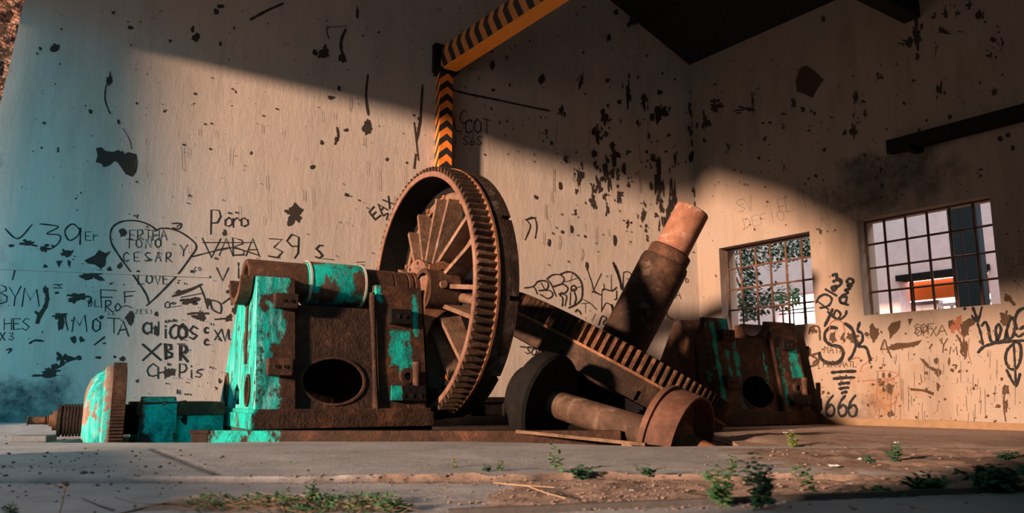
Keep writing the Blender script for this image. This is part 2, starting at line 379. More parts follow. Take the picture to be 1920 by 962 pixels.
m.blob(*z7(215, 465), 10, 14); m.stroke(P7([(215, 460), (225, 500), (215, 545), (190, 585), (178, 620)]), 8, 1); m.stroke(P7([(170, 570), (185, 580), (205, 560)]), 6, 1)
m.blob(*z7(285, 585), 26, 12, rough=.6); m.blob(*z7(290, 620), 12, 26); m.stroke(P7([(310, 600), (322, 655)]), 3.5, 1)
m.blob(*z7(350, 700), 11, 13); m.blob(*z7(387, 702), 10, 11); m.stroke(P7([(450, 725), (495, 690)]), 5, 1); m.blob(*z7(495, 718), 6, 4)
m.blob(*z7(465, 785), 11, 6); m.blob(*z7(545, 783), 6, 5); m.blob(*z7(582, 793), 13, 9); m.blob(*z7(375, 787), 11, 8)
m.blob(*z7(295, 790), 26, 20, rough=.7); m.stroke(P7([(270, 830), (320, 805), (370, 790)]), 4, 1); m.blob(*z7(250, 845), 34, 18, rough=.7); m.blob(*z7(200, 870), 40, 8, rough=.7)
m.blob(*z7(652, 898), 6, 6); m.blob(*z7(320, 295), 16, 12, rough=.7); m.stroke(P7([(300, 275), (320, 305), (345, 280)]), 5, 1); m.blob(*z7(328, 340), 7, 14)
m.poly(P7([(265, 328), (298, 325), (280, 360)])); m.stroke(P7([(270, 440), (285, 450)]), 3, 1); m.stroke(P7([(255, 440), (295, 440)]), 3, 1); m.stroke(P7([(255, 455), (295, 457)]), 3, 1); m.blob(*z7(270, 478), 10, 5)
m.blob(*z7(215, 265), 18, 12, rough=.6); m.blob(*z7(130, 245), 26, 12, rough=.6); m.blob(*z7(55, 255), 12, 6); m.blob(*z7(215, 360), 9, 12); m.stroke(P7([(70, 375), (60, 415)]), 4, 1)
m.blob(*z7(1115, 465), 27, 20, rough=.5); m.blob(*z7(1085, 600), 13, 14); m.blob(*z7(1130, 560), 20, 16, rough=.6); m.blob(*z7(1067, 193), 8, 11)
m.blob(*z7(905, 515), 30, 16, rough=.6); m.stroke(P7([(820, 495), (890, 470), (955, 440)]), 5, 1); m.stroke(P7([(825, 480), (900, 460), (960, 437)]), 2, 1); m.stroke(P7([(860, 500), (965, 480)]), 3, 1)
m.stroke(P7([(890, 580), (930, 575), (990, 577)]), 4, 1); m.blob(*z7(945, 590), 18, 14, rough=.6)
# heart and names
m.stroke(P7([(708, 530), (690, 480), (640, 405), (570, 310), (527, 235), (532, 172), (580, 140), (655, 138), (715, 160), (742, 182)]), 3.2)
m.stroke(P7([(735, 185), (770, 172), (830, 180), (890, 212), (932, 258), (900, 315), (845, 390), (790, 450), (740, 500), (695, 540)]), 3.2)
m.stroke(P7([(815, 150), (860, 150), (850, 175), (820, 170)]), 2.5); m.stroke(P7([(840, 165), (858, 150)]), 3)
m.blob(*z7(582, 192), 13, 18); m.text('ERTHA', *z7(615, 228), 19, 14.5, 2.2); m.text('TONO', *z7(600, 265), 17, 18, 2.4); m.stroke(P7([(705, 215), (745, 208)]), 2); m.text('CESAR', *z7(585, 330), 17, 20, 2.4)
m.text('Y', *z7(855, 305), 22, 14, 2.4); m.text('LOVE', *z7(655, 437), 18, 15.5, 2.4)
m.text('CO', *z7(922, 375), 7, 8, 1.2)
m.text('P', *z7(1000, 200), 46, 30, 3.2, wob=.02, asp=.45); m.text('oro', *z7(1065, 165), 26, 15, 3)
m.text('V', *z7(960, 310), 34, 30, 3.4, asp=1.0); m.text('ABA', *z7(1040, 305), 34, 25, 3.0, asp=.75); m.stroke(P7([(910, 308), (1000, 285), (1100, 265), (1225, 300)]), 2.4); m.stroke(P7([(960, 240), (1080, 240), (1200, 240)]), 2)
m.text('V', *z7(1028, 425), 26, 20, 2.8, asp=.85); m.text('i', *z7(1108, 408), 30, 16, 3); m.stroke(P7([(1158, 345), (1180, 400)]), 2.4)
m.stroke(P7([(25, 175), (85, 222), (152, 155)]), 3); m.stroke(P7([(190, 152), (278, 165), (222, 198), (282, 205), (280, 240), (235, 272), (195, 262)]), 2.8); m.stroke(P7([(385, 185), (345, 152), (308, 185), (330, 230), (372, 205), (382, 170), (380, 250)]), 2.8); m.text('Er', *z7(405, 230), 17, 14, 2.2)
m.text('B', *z7(-5, 528), 36, 20, 3, asp=.5); m.text('Y', *z7(45, 545), 36, 20, 3, asp=.6); m.text('M', *z7(105, 540), 32, 20, 3, asp=1.0)
m.text('HES', *z7(20, 655), 22, 17, 2.6); m.text('X3', *z7(0, 705), 15, 17, 2.6); m.stroke(P7([(140, 720), (165, 705), (205, 708)]), 4); m.stroke(P7([(30, 750), (55, 745), (40, 765)]), 3)
m.text('M', *z7(342, 660), 28, 20, 3, asp=1.0); m.text('O', *z7(440, 665), 24, 20, 3, asp=.6); m.text('T', *z7(512, 672), 28, 20, 3, asp=.8); m.text('A', *z7(560, 680), 28, 20, 3.2, asp=.7)
m.text('F', *z7(478, 545), 32, 20, 3.2, asp=.9); m.text('F', *z7(590, 525), 22, 20, 2.8, asp=.9); m.text('R', *z7(500, 565), 20, 20, 2.6); m.stroke(P7([(545, 545), (560, 530), (572, 548), (555, 565), (545, 545)]), 2.2); m.stroke(P7([(572, 548), (600, 540), (630, 552)]), 1.6)
m.text('ZESI', *z7(642, 578), 8, 9, 1.3); m.text('DL', *z7(420, 545), 13, 12, 2); m.text('LE', *z7(515, 585), 8, 8, 1.3); m.text('of', *z7(780, 550), 18, 10, 2); m.stroke(P7([(800, 548), (860, 540)]), 1.6)
m.text('CH', *z7(678, 672), 21, 16, 4); m.blob(*z7(742, 662), 11, 20); m.text('iCO', *z7(765, 695), 26, 16, 4); m.text('O', *z7(845, 700), 24, 16, 4); m.text('S', *z7(898, 700), 24, 14, 4); m.text('C', *z7(970, 670), 11, 10, 4); m.text('C', *z7(970, 728), 11, 10, 4)
m.text('XVU', *z7(1018, 705), 20, 13, 3.2)
m.text('X', *z7(678, 800), 30, 20, 5, asp=1.1); m.text('B', *z7(785, 790), 26, 20, 6, asp=.55); m.text('R', *z7(855, 800), 27, 20, 6, asp=.5); m.stroke(P7([(843, 722), (875, 722)]), 3)
m.text('C', *z7(698, 878), 24, 18, 3, asp=.75); m.text('H', *z7(750, 885), 22, 14, 3.4, asp=.6); m.blob(*z7(805, 855), 20, 17, rough=.4); m.text('Pis', *z7(850, 882), 25, 15, 2.8)
m.stroke(P7([(1005, 555), (1000, 515), (1045, 530), (1045, 575), (1010, 560)]), 3); m.stroke(P7([(1020, 605), (1080, 600)]), 3.4); m.stroke(P7([(1055, 530), (1100, 500), (1098, 535)]), 2.6); m.stroke(P7([(950, 450), (970, 500), (985, 555)]), 2.4); m.blob(*z7(985, 520), 10, 14)
m.text('3', 503, 484, 40, 20, 3, asp=.7); m.text('9', 536, 486, 44, 20, 3, asp=.6); m.text('S', 592, 485, 26, 10, 4, asp=.5); m.stroke([(604, 485), (626, 487)], 1.6); m.stroke([(668, 492), (683, 491)], 1.6); m.stroke([(672, 497), (683, 497)], 1.6)
# near the big gear and to its right
m.text('EAX', 703, 412, 20, 17, 4, ang=38); m.stroke([(718, 405), (727, 400), (724, 412)], 2.4)
m.stroke([(984, 450), (994, 425), (988, 412), (1001, 408), (1006, 425), (1003, 447)], 2.0); m.stroke([(985, 412), (1004, 408)], 3)
q7 = lambda l: [(960 + x / 4.81, 460 + y / 4.81) for x, y in l]
m.stroke(q7([(110, 385), (190, 370), (235, 325), (310, 325), (325, 370), (300, 400), (240, 410)]), 2.6); m.stroke(q7([(310, 305), (370, 265), (440, 270), (468, 310), (440, 350), (370, 370)]), 2.6); m.stroke(q7([(250, 405), (340, 410), (365, 450), (320, 480), (250, 440)]), 2.4)
m.stroke(q7([(430, 265), (490, 240), (550, 250), (610, 310), (632, 380), (625, 480), (580, 530), (510, 565)]), 3.0); m.stroke(q7([(370, 375), (450, 350), (500, 385), (480, 425), (420, 440)]), 2.6); m.stroke(q7([(530, 410), (535, 370), (565, 365), (575, 400), (535, 412)]), 2.4)
m.stroke(q7([(190, 370), (210, 400), (225, 440)]), 2); m.stroke(q7([(260, 340), (290, 395)]), 2); m.stroke(q7([(320, 310), (350, 350), (395, 460)]), 2); m.stroke(q7([(430, 450), (455, 480), (450, 550)]), 2.6); m.stroke(q7([(455, 440), (490, 460), (475, 545)]), 2.2); m.stroke(q7([(525, 425), (520, 540)]), 2.2); m.stroke(q7([(560, 420), (575, 480), (560, 530)]), 2.6); m.stroke(q7([(480, 330), (590, 295)]), 1.4); m.stroke(q7([(545, 250), (520, 340)]), 1.4); m.stroke(q7([(540, 400), (620, 370)]), 1.2)
m.stroke(q7([(670, 200), (715, 330), (735, 415)]), 1.8); m.stroke(q7([(803, 255), (735, 400)]), 1.6); m.stroke(q7([(725, 420), (745, 415)]), 4)
m.stroke(q7([(912, 160), (955, 260), (990, 395)]), 5, 3); m.stroke(q7([(893, 265), (893, 400)]), 1.4); m.stroke(q7([(1003, 245), (1005, 420), (1085, 370), (1095, 300), (1050, 240), (1003, 245)]), 1.8); m.stroke(q7([(1030, 300), (1055, 310), (1040, 350)]), 1.4)
m.stroke(q7([(750, 425), (800, 448)]), 4, 3); m.stroke(q7([(810, 410), (830, 395), (900, 410), (940, 380)]), 2.6); m.stroke(q7([(825, 350), (832, 400)]), 2); m.stroke(q7([(808, 420), (805, 600)]), 1.8); m.stroke(q7([(940, 410), (940, 480), (920, 490)]), 2.2); m.stroke(q7([(805, 590), (850, 520), (900, 560), (920, 640)]), 1.8)
m.stroke(q7([(898, 540), (920, 640), (945, 745)]), 5, 3); m.text('A', 960 + 955 / 4.81, 460 + 650 / 4.81, 18, 10, 1.6, asp=.5); m.stroke(q7([(1010, 600), (1010, 530), (1085, 490)]), 5, 3); m.stroke(q7([(780, 720), (810, 640), (850, 660), (820, 700), (840, 720)]), 2.4); m.stroke(q7([(900, 760), (890, 690), (920, 640)]), 1.8); m.stroke(q7([(640, 490), (700, 520), (760, 580)]), 1.6); m.stroke(q7([(660, 520), (660, 610)]), 1.4); m.stroke(q7([(625, 525), (690, 520)]), 1.4); m.stroke(q7([(570, 600), (590, 580), (620, 620)]), 3); m.stroke(q7([(720, 680), (750, 620)]), 1.4)
m.text('DA', 1252, 560, 16, 14, 1.6); m.text('YO', 1276, 530, 8, 9, 1.2); m.stroke([(1262, 520), (1268, 535), (1276, 528)], 1.8)
m.stroke([(1240, 585), (1252, 570), (1250, 590), (1262, 600)], 2)
m.text('SOMA', 984, 662, 14, 11, 1.8, ang=-18); m.stroke([(975, 650), (1010, 655), (1030, 670)], 2.5)
# high up in the shade
m.stroke([(842, 167), (880, 177), (930, 187), (985, 199), (1030, 208)], 4, 1)
m.text('C', 862, 232, 24, 20, 2.2, asp=.5); m.text('COT', 872, 250, 26, 17, 2.6, asp=.5); m.text('SAS', 868, 272, 16, 13, 2); m.stroke([(850, 220), (855, 245), (865, 246)], 2)
m.stroke([(470, 37), (497, 22), (530, 7)], 5, 1); m.stroke([(648, 55), (640, 75), (640, 95), (648, 115)], 5, 1); m.blob(607, 98, 16, 26, ang=.5); m.blob(640, 108, 12, 18); m.blob(592, 100, 10, 12); m.stroke([(612, 52), (650, 49)], 2, 1); m.stroke([(612, 55), (616, 72)], 3, 1); m.blob(367, 70, 14, 14); m.blob(413, 12, 14, 8); m.blob(405, 22, 8, 12); m.blob(104, 90, 16, 18); m.blob(245, 52, 10, 7); m.blob(413, 83, 6, 8); m.blob(361, 55, 7, 10); m.blob(670, 25, 5, 24)
m.stroke([(792, 160), (788, 220), (780, 265)], 4, 1); m.stroke([(776, 230), (784, 300)], 3, 1); m.stroke([(779, 290), (776, 315)], 5, 1); m.stroke([(690, 140), (686, 180), (690, 215)], 4, 1); m.blob(620, 183, 12, 7)
for (px, py, w, h) in [(1241, 208, 25, 42), (1208, 190, 10, 36), (1178, 178, 12, 38), (1133, 220, 20, 30), (1120, 250, 22, 26), (1150, 290, 26, 40), (1140, 330, 22, 60), (1120, 350, 14, 30), (1235, 340, 16, 90), (1262, 385, 12, 90), (1247, 420, 22, 60), (1085, 325, 12, 34), (1060, 300, 8, 16), (1078, 398, 9, 10), (1228, 300, 14, 20), (1196, 230, 8, 10), (1090, 150, 12, 24), (1050, 210, 14, 18), (1024, 250, 8, 12), (1205, 405, 9, 26), (1110, 375, 10, 24), (1160, 370, 10, 20), (1265, 300, 8, 24), (1176, 420, 9, 16)]:
    m.blob(px, py, w * .6, h * .8, rough=1.0, n=28)
    for _ in range(6): m.blob(px + rnd.gauss(0, w * .5), py + rnd.gauss(0, h * .5), w * rnd.uniform(.15, .35), h * rnd.uniform(.12, .35), rough=.8)
m.scatter(60, 20, 800, 330, 90, 2, 8); m.scatter(850, 20, 1300, 300, 90, 2, 10, tall=1.6); m.scatter(40, 330, 700, 760, 130, 1.5, 7); m.scatter(1000, 280, 1310, 520, 70, 2, 8, tall=2.2); m.scatter(300, 560, 420, 750, 30, 2, 7)
m.scatter(1290, 130, 1312, 430, 26, 5, 16, tall=2.5)
for _ in range(70):                                      # hairline cracks running down
    px, py = rnd.uniform(250, 1280), rnd.uniform(180, 470); ln = rnd.uniform(10, 46)
    m.stroke([(px, py), (px + rnd.uniform(-2, 2), py + ln * .5), (px + rnd.uniform(-2, 2), py + ln)], rnd.uniform(.5, 1.1), 4)
m.stroke([(1309, 380), (1315, 430), (1312, 470), (1317, 520), (1314, 560), (1318, 590)], 3, 1)
bw.slot = 0; la, lb = back_uv(-30, 497), back_uv(392, 517)
bw.plate([(la[0], la[1]), (lb[0], lb[1]), (lb[0], lb[1] - .03), (la[0], la[1] - .05)], [], -.014, .01, back_pt)      # low step in the plaster
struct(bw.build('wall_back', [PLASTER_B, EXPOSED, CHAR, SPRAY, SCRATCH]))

# right wall with its two window holes
WIN = [(.527, 2.435, 1.60, 3.12), (3.285, 5.25, 1.655, 3.15)]
rw = MB()
rw.plate([(-.5, -.8), (21, -.8), (21, EAVE + .05), (-.5, EAVE + .05)], [[(a, c), (b, c), (b, d), (a, d)] for a, b, c, d in WIN], 0, .45, right_pt)
rw.slot = 5; rw.plate([(.02, -.1), (20.9, -.1), (20.9, .10), (14, .115), (5.2, .09), (4.3, .11), (3.6, .10), (1, .12), (.02, .11)], [], -.05, .01, right_pt)   # rough skirting of mortar
m = Marks(rw, right_uv, right_pt)
zf = lambda x, y: (1500 + x / 3.436, 480 + y / 3.436)    # from the close-up of the right-hand writing
Pf = lambda l: [zf(*p) for p in l]
m.blob(*zf(480, 500), 20, 30, rough=.4); m.blob(*zf(432, 505), 10, 8); m.poly(Pf([(565, 465), (590, 430), (650, 415), (645, 460), (625, 490), (600, 510), (580, 540), (575, 490)])); m.poly(Pf([(695, 405), (728, 403), (705, 450)]))
m.poly(Pf([(955, 420), (985, 410), (1020, 440), (1060, 420), (1090, 400), (1140, 405), (1125, 440), (1090, 460), (1085, 500), (1060, 525), (1035, 505), (1040, 470), (990, 460), (958, 470)])); m.blob(*zf(1055, 590), 13, 34, rough=.5); m.stroke(Pf([(1010, 510), (1040, 560), (1070, 600)]), 4, 1)
m.poly(Pf([(560, 590), (620, 560), (700, 560), (790, 540), (760, 575), (700, 590), (640, 600), (600, 610)])); m.stroke(Pf([(590, 600), (590, 570)]), 3, 1); m.stroke(Pf([(660, 605), (660, 570)]), 3, 1)
m.poly(Pf([(770, 655), (800, 668), (830, 700), (825, 725), (800, 700)])); m.stroke(Pf([(830, 715), (870, 735), (905, 745)]), 6, 1); m.blob(*zf(893, 752), 9, 16); m.blob(*zf(880, 678), 9, 13); m.blob(*zf(962, 680), 5, 14); m.stroke(Pf([(985, 705), (1010, 705), (1000, 725)]), 3, 1); m.blob(*zf(982, 736), 8, 6)
m.poly(Pf([(705, 850), (760, 855), (820, 862), (865, 880), (860, 900), (835, 880), (780, 872), (715, 868)])); m.blob(*zf(890, 840), 8, 15); m.stroke(Pf([(778, 765), (785, 815)]), 2.5, 1)
m.blob(*zf(525, 815), 16, 13, rough=.4); m.blob(*zf(580, 850), 14, 17, rough=.4); m.blob(*zf(540, 765), 6, 10); m.blob(*zf(578, 770), 6, 8); m.blob(*zf(540, 862), 7, 9); m.blob(*zf(460, 715), 5, 6); m.blob(*zf(522, 720), 6, 5); m.blob(1670, 776, 12, 12); m.blob(1628, 760, 7, 6); m.blob(1606, 790, 3, 5)
m.blob(*zf(1345, 275), 22, 12, ang=.7, rough=.5); m.blob(*zf(1325, 390), 20, 26, rough=.5); m.blob(*zf(1330, 870), 12, 22, rough=.6); m.blob(1886, 762, 8, 20, rough=.6); m.blob(1872, 762, 10, 8); m.stroke([(1884, 735), (1882, 760), (1886, 790)], 3, 1); m.blob(1812, 804, 6, 14)
m.stroke(Pf([(60, 500), (70, 460), (120, 458), (130, 540)]), 4, 1); m.blob(*zf(80, 478), 12, 14, rough=.6); m.stroke(Pf([(40, 590), (65, 600), (70, 640), (120, 630), (115, 690), (60, 715)]), 4, 1); m.stroke(Pf([(70, 640), (110, 665), (85, 690)]), 4, 1); m.blob(*zf(210, 530), 14, 16, rough=.6); m.blob(*zf(275, 530), 12, 15, rough=.6); m.blob(*zf(350, 525), 20, 15, rough=.6)
# black spray paint
SP = 3
m.stroke(Pf([(105, 300), (125, 265), (165, 248), (205, 275), (185, 320), (130, 335)]), 4.5, SP); m.stroke(Pf([(110, 290), (185, 345)]), 4, SP); m.stroke(Pf([(165, 215), (235, 255)]), 5, SP); m.stroke(Pf([(215, 165), (255, 150), (265, 180), (235, 205), (220, 225), (205, 200), (240, 195)]), 5.5, SP); m.stroke(Pf([(210, 125), (235, 118), (240, 150), (268, 160), (262, 180)]), 6, SP)
m.stroke(Pf([(160, 450), (185, 400), (210, 345)]), 6, SP); m.stroke(Pf([(180, 360), (245, 410), (290, 385), (300, 355)]), 5, SP); m.stroke(Pf([(215, 385), (235, 350), (262, 375), (245, 410)]), 4.5, SP); m.stroke(Pf([(262, 300), (258, 270), (300, 265), (290, 305), (262, 300), (310, 315)]), 5.5, SP); m.stroke(Pf([(270, 255), (310, 235), (290, 220), (325, 210), (305, 190), (335, 195)]), 5, SP); m.stroke(Pf([(300, 165), (320, 145), (345, 160), (330, 182), (302, 170)]), 5, SP)
m.stroke(Pf([(238, 465), (195, 462), (162, 495), (165, 545), (205, 575), (255, 585), (280, 625), (255, 680), (190, 692), (140, 665), (125, 625)]), 6.5, SP); m.stroke(Pf([(290, 435), (335, 470), (355, 530), (360, 580), (335, 645), (315, 668)]), 6, SP); m.stroke(Pf([(385, 430), (372, 480), (400, 500), (402, 545), (375, 580), (425, 590), (445, 640), (458, 670)]), 5.5, SP); m.stroke(Pf([(440, 650), (450, 690)]), 4, SP)
for y, a, b in ((745, 205, 358), (785, 218, 350), (820, 252, 318), (850, 258, 312), (878, 270, 302)): m.stroke(Pf([(a, y + 6), ((a + b) / 2, y), (b, y - 2)]), 5.5, SP)
for x in (1548, 1571, 1590): m.text('6', x, 780, 38, 20, 5, SP, wob=.02, smooth=True, asp=.46)
m.stroke(Pf([(1115, 335), (1142, 405), (1148, 420)]), 6, SP); m.stroke(Pf([(1172, 330), (1145, 420), (1108, 385)]), 4.5, SP); m.blob(*zf(1062, 340), 6, 6, SP, .1)
m.stroke(Pf([(1145, 435), (1165, 500), (1178, 570)]), 5, SP); m.stroke(Pf([(1172, 450), (1195, 425), (1215, 470), (1230, 545), (1265, 550), (1295, 480), (1280, 440), (1262, 475), (1275, 545), (1320, 545)]), 5.5, SP); m.stroke(Pf([(1320, 545), (1335, 470), (1365, 395), (1385, 440), (1375, 510), (1345, 535), (1330, 480)]), 5.5, SP); m.stroke(Pf([(1385, 500), (1410, 520), (1440, 500)]), 5, SP); m.stroke(Pf([(1400, 470), (1385, 420), (1405, 360), (1450, 335), (1480, 350), (1470, 430), (1420, 470)]), 6, SP)
m.stroke(Pf([(1148, 622), (1185, 585), (1250, 565), (1340, 552), (1443, 545)]), 5.5, SP); m.stroke(Pf([(1380, 545), (1420, 575), (1422, 660), (1395, 722), (1350, 725), (1325, 670), (1335, 610), (1370, 570), (1390, 548)]), 5.5, SP); m.stroke(Pf([(1378, 560), (1385, 700), (1392, 832)]), 4.5, SP); m.stroke(Pf([(1332, 735), (1365, 800), (1392, 838)]), 5.5, SP); m.stroke(Pf([(1418, 760), (1405, 810), (1392, 838)]), 5.5, SP)
# scratched names
m.text('SOF', *zf(735, 500), 18, 13, 2.2, slot=1); m.text('OFX', *zf(745, 515), 18, 14, 2, slot=1); m.text('A', *zf(885, 510), 20, 12, 2.4, slot=1, asp=.9); m.stroke(Pf([(520, 605), (545, 540), (565, 600), (590, 655)]), 3, 1); m.stroke(Pf([(520, 600), (580, 602)]), 2.4, 1)
m.text('Y', *zf(900, 620), 24, 14, 3, slot=1); m.text('M', *zf(965, 635), 16, 14, 2.6, slot=1, asp=.9); m.text('O', *zf(1040, 640), 15, 14, 3.4, slot=1); m.stroke(Pf([(835, 595), (850, 570)]), 4, 1); m.stroke(Pf([(915, 530), (912, 560)]), 3, 1)
m.text('MATA', *zf(155, 625), 13, 10, 1.8, slot=1); m.text('PENAMATL', *zf(150, 715), 10, 8, 1.8, slot=1)
m.text('EL', *zf(1325, 52), 16, 13, 1.6, slot=4); m.text('Nc', *zf(1410, 55), 14, 13, 2.4, slot=4); m.text('K', *zf(1402, 215), 24, 12, 2, slot=4); m.stroke(Pf([(1320, 72), (1390, 78)]), 1.4, 4)
m.text('TIYE', 1500, 392, 34, 17, 1.3, slot=4, ang=10); m.text('PERDIO', 1552, 384, 30, 13, 1.2, slot=4, ang=10); m.text('EL', 1462, 400, 26, 14, 1.1, slot=4, ang=12); m.text('SV', 1384, 400, 26, 16, 1.2, slot=4, ang=14); m.text('DEFIO', 1397, 428, 20, 16, 1.0, slot=4, ang=12); m.text('R', 1540, 424, 26, 12, 1.0, slot=4, ang=6)
m.text('MOVIN', 1682, 335, 17, 14, 1.0, slot=4, ang=10); m.text('SI', 1725, 362, 24, 16, .9, slot=4)
m.stroke([(1742, 345), (1733, 362), (1728, 385)], 1.0, 4)
# faded red circles and drips
RD_ = 6
m.stroke(Pf([(400, 805), (480, 800), (560, 805), (600, 790)]), 1.4, RD_); m.stroke(Pf([(490, 745), (560, 740), (630, 760), (600, 785), (520, 790)]), 1.4, RD_); m.stroke([(1645, 745), (1640, 770), (1655, 790)], 1.2, RD_); m.stroke(ell(1664, 736, 20, 24, 20), 1.3, RD_); m.stroke(Pf([(390, 750), (400, 710), (440, 680), (435, 640)]), 1.5, RD_); m.stroke(Pf([(340, 665), (365, 655), (385, 662)]), 2.4, RD_); m.stroke(Pf([(190, 475), (200, 430), (235, 415), (275, 430), (290, 500)]), 2, RD_)
m.blob(*zf(1020, 430), 18, 18, RD_, .7); m.blob(*zf(985, 470), 14, 12, RD_, .7); m.stroke(Pf([(1040, 385), (1010, 420), (1020, 480), (1050, 520)]), 3, RD_); m.stroke(Pf([(1090, 530), (1085, 620), (1105, 700)]), 1.5, RD_)
# chips in the shade higher up, and general chips
m.poly([(1500, 128), (1512, 122), (1524, 130), (1545, 150), (1532, 168), (1524, 184), (1508, 176), (1494, 172), (1492, 150)])
for (px, py, w, h) in [(1718, 60, 26, 60), (1700, 78, 26, 20), (1765, 55, 14, 12), (1772, 22, 8, 26), (1795, 25, 12, 14), (1752, 30, 12, 14), (1840, 30, 18, 24), (1818, 10, 16, 18), (1770, 60, 44, 10), (1862, 75, 18, 20), (1880, 78, 8, 22), (1856, 105, 18, 12), (1605, 182, 10, 28), (1620, 190, 14, 6), (1622, 214, 12, 14), (1602, 245, 14, 36), (1646, 140, 6, 26), (1762, 170, 16, 30), (1755, 95, 8, 20), (1435, 262, 10, 14), (1365, 275, 8, 26), (1470, 238, 8, 12), (1622, 292, 8, 10), (1470, 315, 5, 14), (1340, 200, 30, 26), (1400, 205, 50, 16), (1412, 190, 8, 40), (1322, 225, 22, 40), (1490, 190, 12, 20), (1652, 318, 10, 14), (1538, 434, 9, 12), (1566, 432, 5, 5), (1652, 370, 10, 5)]:
    m.blob(px, py, w * .62, h * .7, 7, rough=.9, n=26)
    for _ in range(2): m.blob(px + rnd.gauss(0, w * .5), py + rnd.gauss(0, h * .5), w * .25, h * .25, 7, rough=.6)
def ok(px, py):
    u, z = right_uv(px, py)
    return not any(a - .06 < u < b + .06 and c - .06 < z < d + .06 for a, b, c, d in WIN) and z < 6.6
m.scatter(1330, 120, 1900, 360, 90, 2, 9, 7, ok=ok); m.scatter(1640, 620, 1915, 800, 120, 1.5, 7, ok=ok); m.scatter(1530, 620, 1640, 760, 50, 1.5, 6, ok=ok); m.scatter(1325, 310, 1620, 460, 40, 1.5, 5, ok=ok); m.scatter(1880, 380, 1919, 620, 20, 2, 6, ok=ok)
for _ in range(60):
    px, py = rnd.uniform(1640, 1910), rnd.uniform(640, 780); ln = rnd.uniform(8, 50)
    if ok(px, py): m.stroke([(px, py), (px + rnd.uniform(-1, 1), py + ln * .5), (px + rnd.uniform(-2, 2), min(py + ln, 795))], rnd.uniform(.5, 1.0), 4)
SKIRT = plain('mortar_skirting', (.20, .13, .075), .95, .4, 7, .6)
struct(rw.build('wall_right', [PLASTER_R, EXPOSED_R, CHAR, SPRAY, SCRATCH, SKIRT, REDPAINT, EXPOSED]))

# left wall: the wide open side the light comes through, its outline shaped to cut the sunlight
lw = MB()
lw.plate([(-.3, -.8), (21, -.8), (21, 7.1), (-.3, 7.1)], [[(.08, .0), (5.6, .0), (5.7, .46), (7.4, .52), (9.4, .56), (11.5, .62), (11.5, 2.0), (10.75, 2.05), (10.7, 4.0), (8.5, 3.82), (7.8, 3.92), (7.6, 5.15), (6.4, 5.9), (4.75, 6.6), (4.3, 6.12), (3.0, 6.06), (2.4, 6.18), (1.2, 5.95), (.6, 5.80), (.10, 5.70)]], 0, .35, left_pt)
DARK_PLASTER = plain('dark_plaster', (.13, .12, .105), .95, .3, 3, .4)  # dark colour put in to cut light bounced off these unseen walls
struct(lw.build('wall_left', DARK_PLASTER))
fw = MB(); a0, b0 = right_pt(20.6, 0), left_pt(20.6, 0)
fd = (b0 - a0); fl = fd.length; fd.normalize(); fn_ = V((fd.y, -fd.x, 0))
fw.plate([(-.5, -.8), (fl + .5, -.8), (fl + .5, 7), (fl / 2, 10.4), (-.5, 7)], [], 0, .3, lambda u, z, w: a0 + fd * u + V((0, 0, z)) - RD * -w)
struct(fw.build('wall_front', DARK_PLASTER))
rf = MB()
def roof_pt(t, s, dz): return CORNER - RN * t + RD * s + V((0, 0, roof_z(t) + dz))
for ta, tb in ((-.55, RIDGE_T), (RIDGE_T, 12.4)):
    q = [roof_pt(ta, -.9, 0), roof_pt(tb, -3.0, 0), roof_pt(tb, 21.2, 0), roof_pt(ta, 21.2, 0)]
    rf.add(q + [p + V((0, 0, .12)) for p in q], [(0, 1, 2, 3), (7, 6, 5, 4), (0, 4, 5, 1), (1, 5, 6, 2), (2, 6, 7, 3), (3, 7, 4, 0)])
for t in (1.3, 2.6, 3.9, 5.2, 6.6, 7.9, 9.2, 10.5):      # purlins
    zt = roof_z(t) - .02; e = t * .21
    q = [CORNER - RN * (t + o) + RD * s + V((0, 0, zt - k)) for s in (.02 - e, 20.5) for o in (-.05, .05) for k in (0, .14)]
    rf.add(q, [(0, 1, 3, 2), (4, 6, 7, 5), (0, 4, 5, 1), (2, 3, 7, 6), (0, 2, 6, 4), (1, 5, 7, 3)])
pq = [L0 + LD * a + LN * b + V((0, 0, z)) for a in (0, 8.5) for b, z in ((.3, 6.95), (4.2, 7.75))]     # unseen lean-to roof added over the open side to block high sky
rf.add(pq + [p + V((0, 0, .08)) for p in pq], [(0, 1, 3, 2), (4, 6, 7, 5), (0, 4, 5, 1), (2, 3, 7, 6), (0, 2, 6, 4), (1, 5, 7, 3)])
struct(rf.build('ceiling', ROOFMAT))
def seg_box(p, q, wy, wz):                               # a bar from p to q, wz tall, hanging below the line
    ax = (q - p).normalized(); y = V((0, 0, 1)).cross(ax).normalized()
    return [e + y * o + V((0, 0, k)) for e in (p, q) for o in (-wy / 2, wy / 2) for k in (-wz, 0)]
BARF = [(0, 1, 3, 2), (4, 6, 7, 5), (0, 4, 5, 1), (2, 3, 7, 6), (0, 2, 6, 4), (1, 5, 7, 3)]
tb = MB()
for s in (4.43, 10.5):
    p = right_pt(s, 6.5); tb.add(seg_box(p + RN * .02, p - RN * 11.6 + V((0, 0, 0)), .25, .46), BARF)
struct(tb.build('trim_1', ROOFMAT))

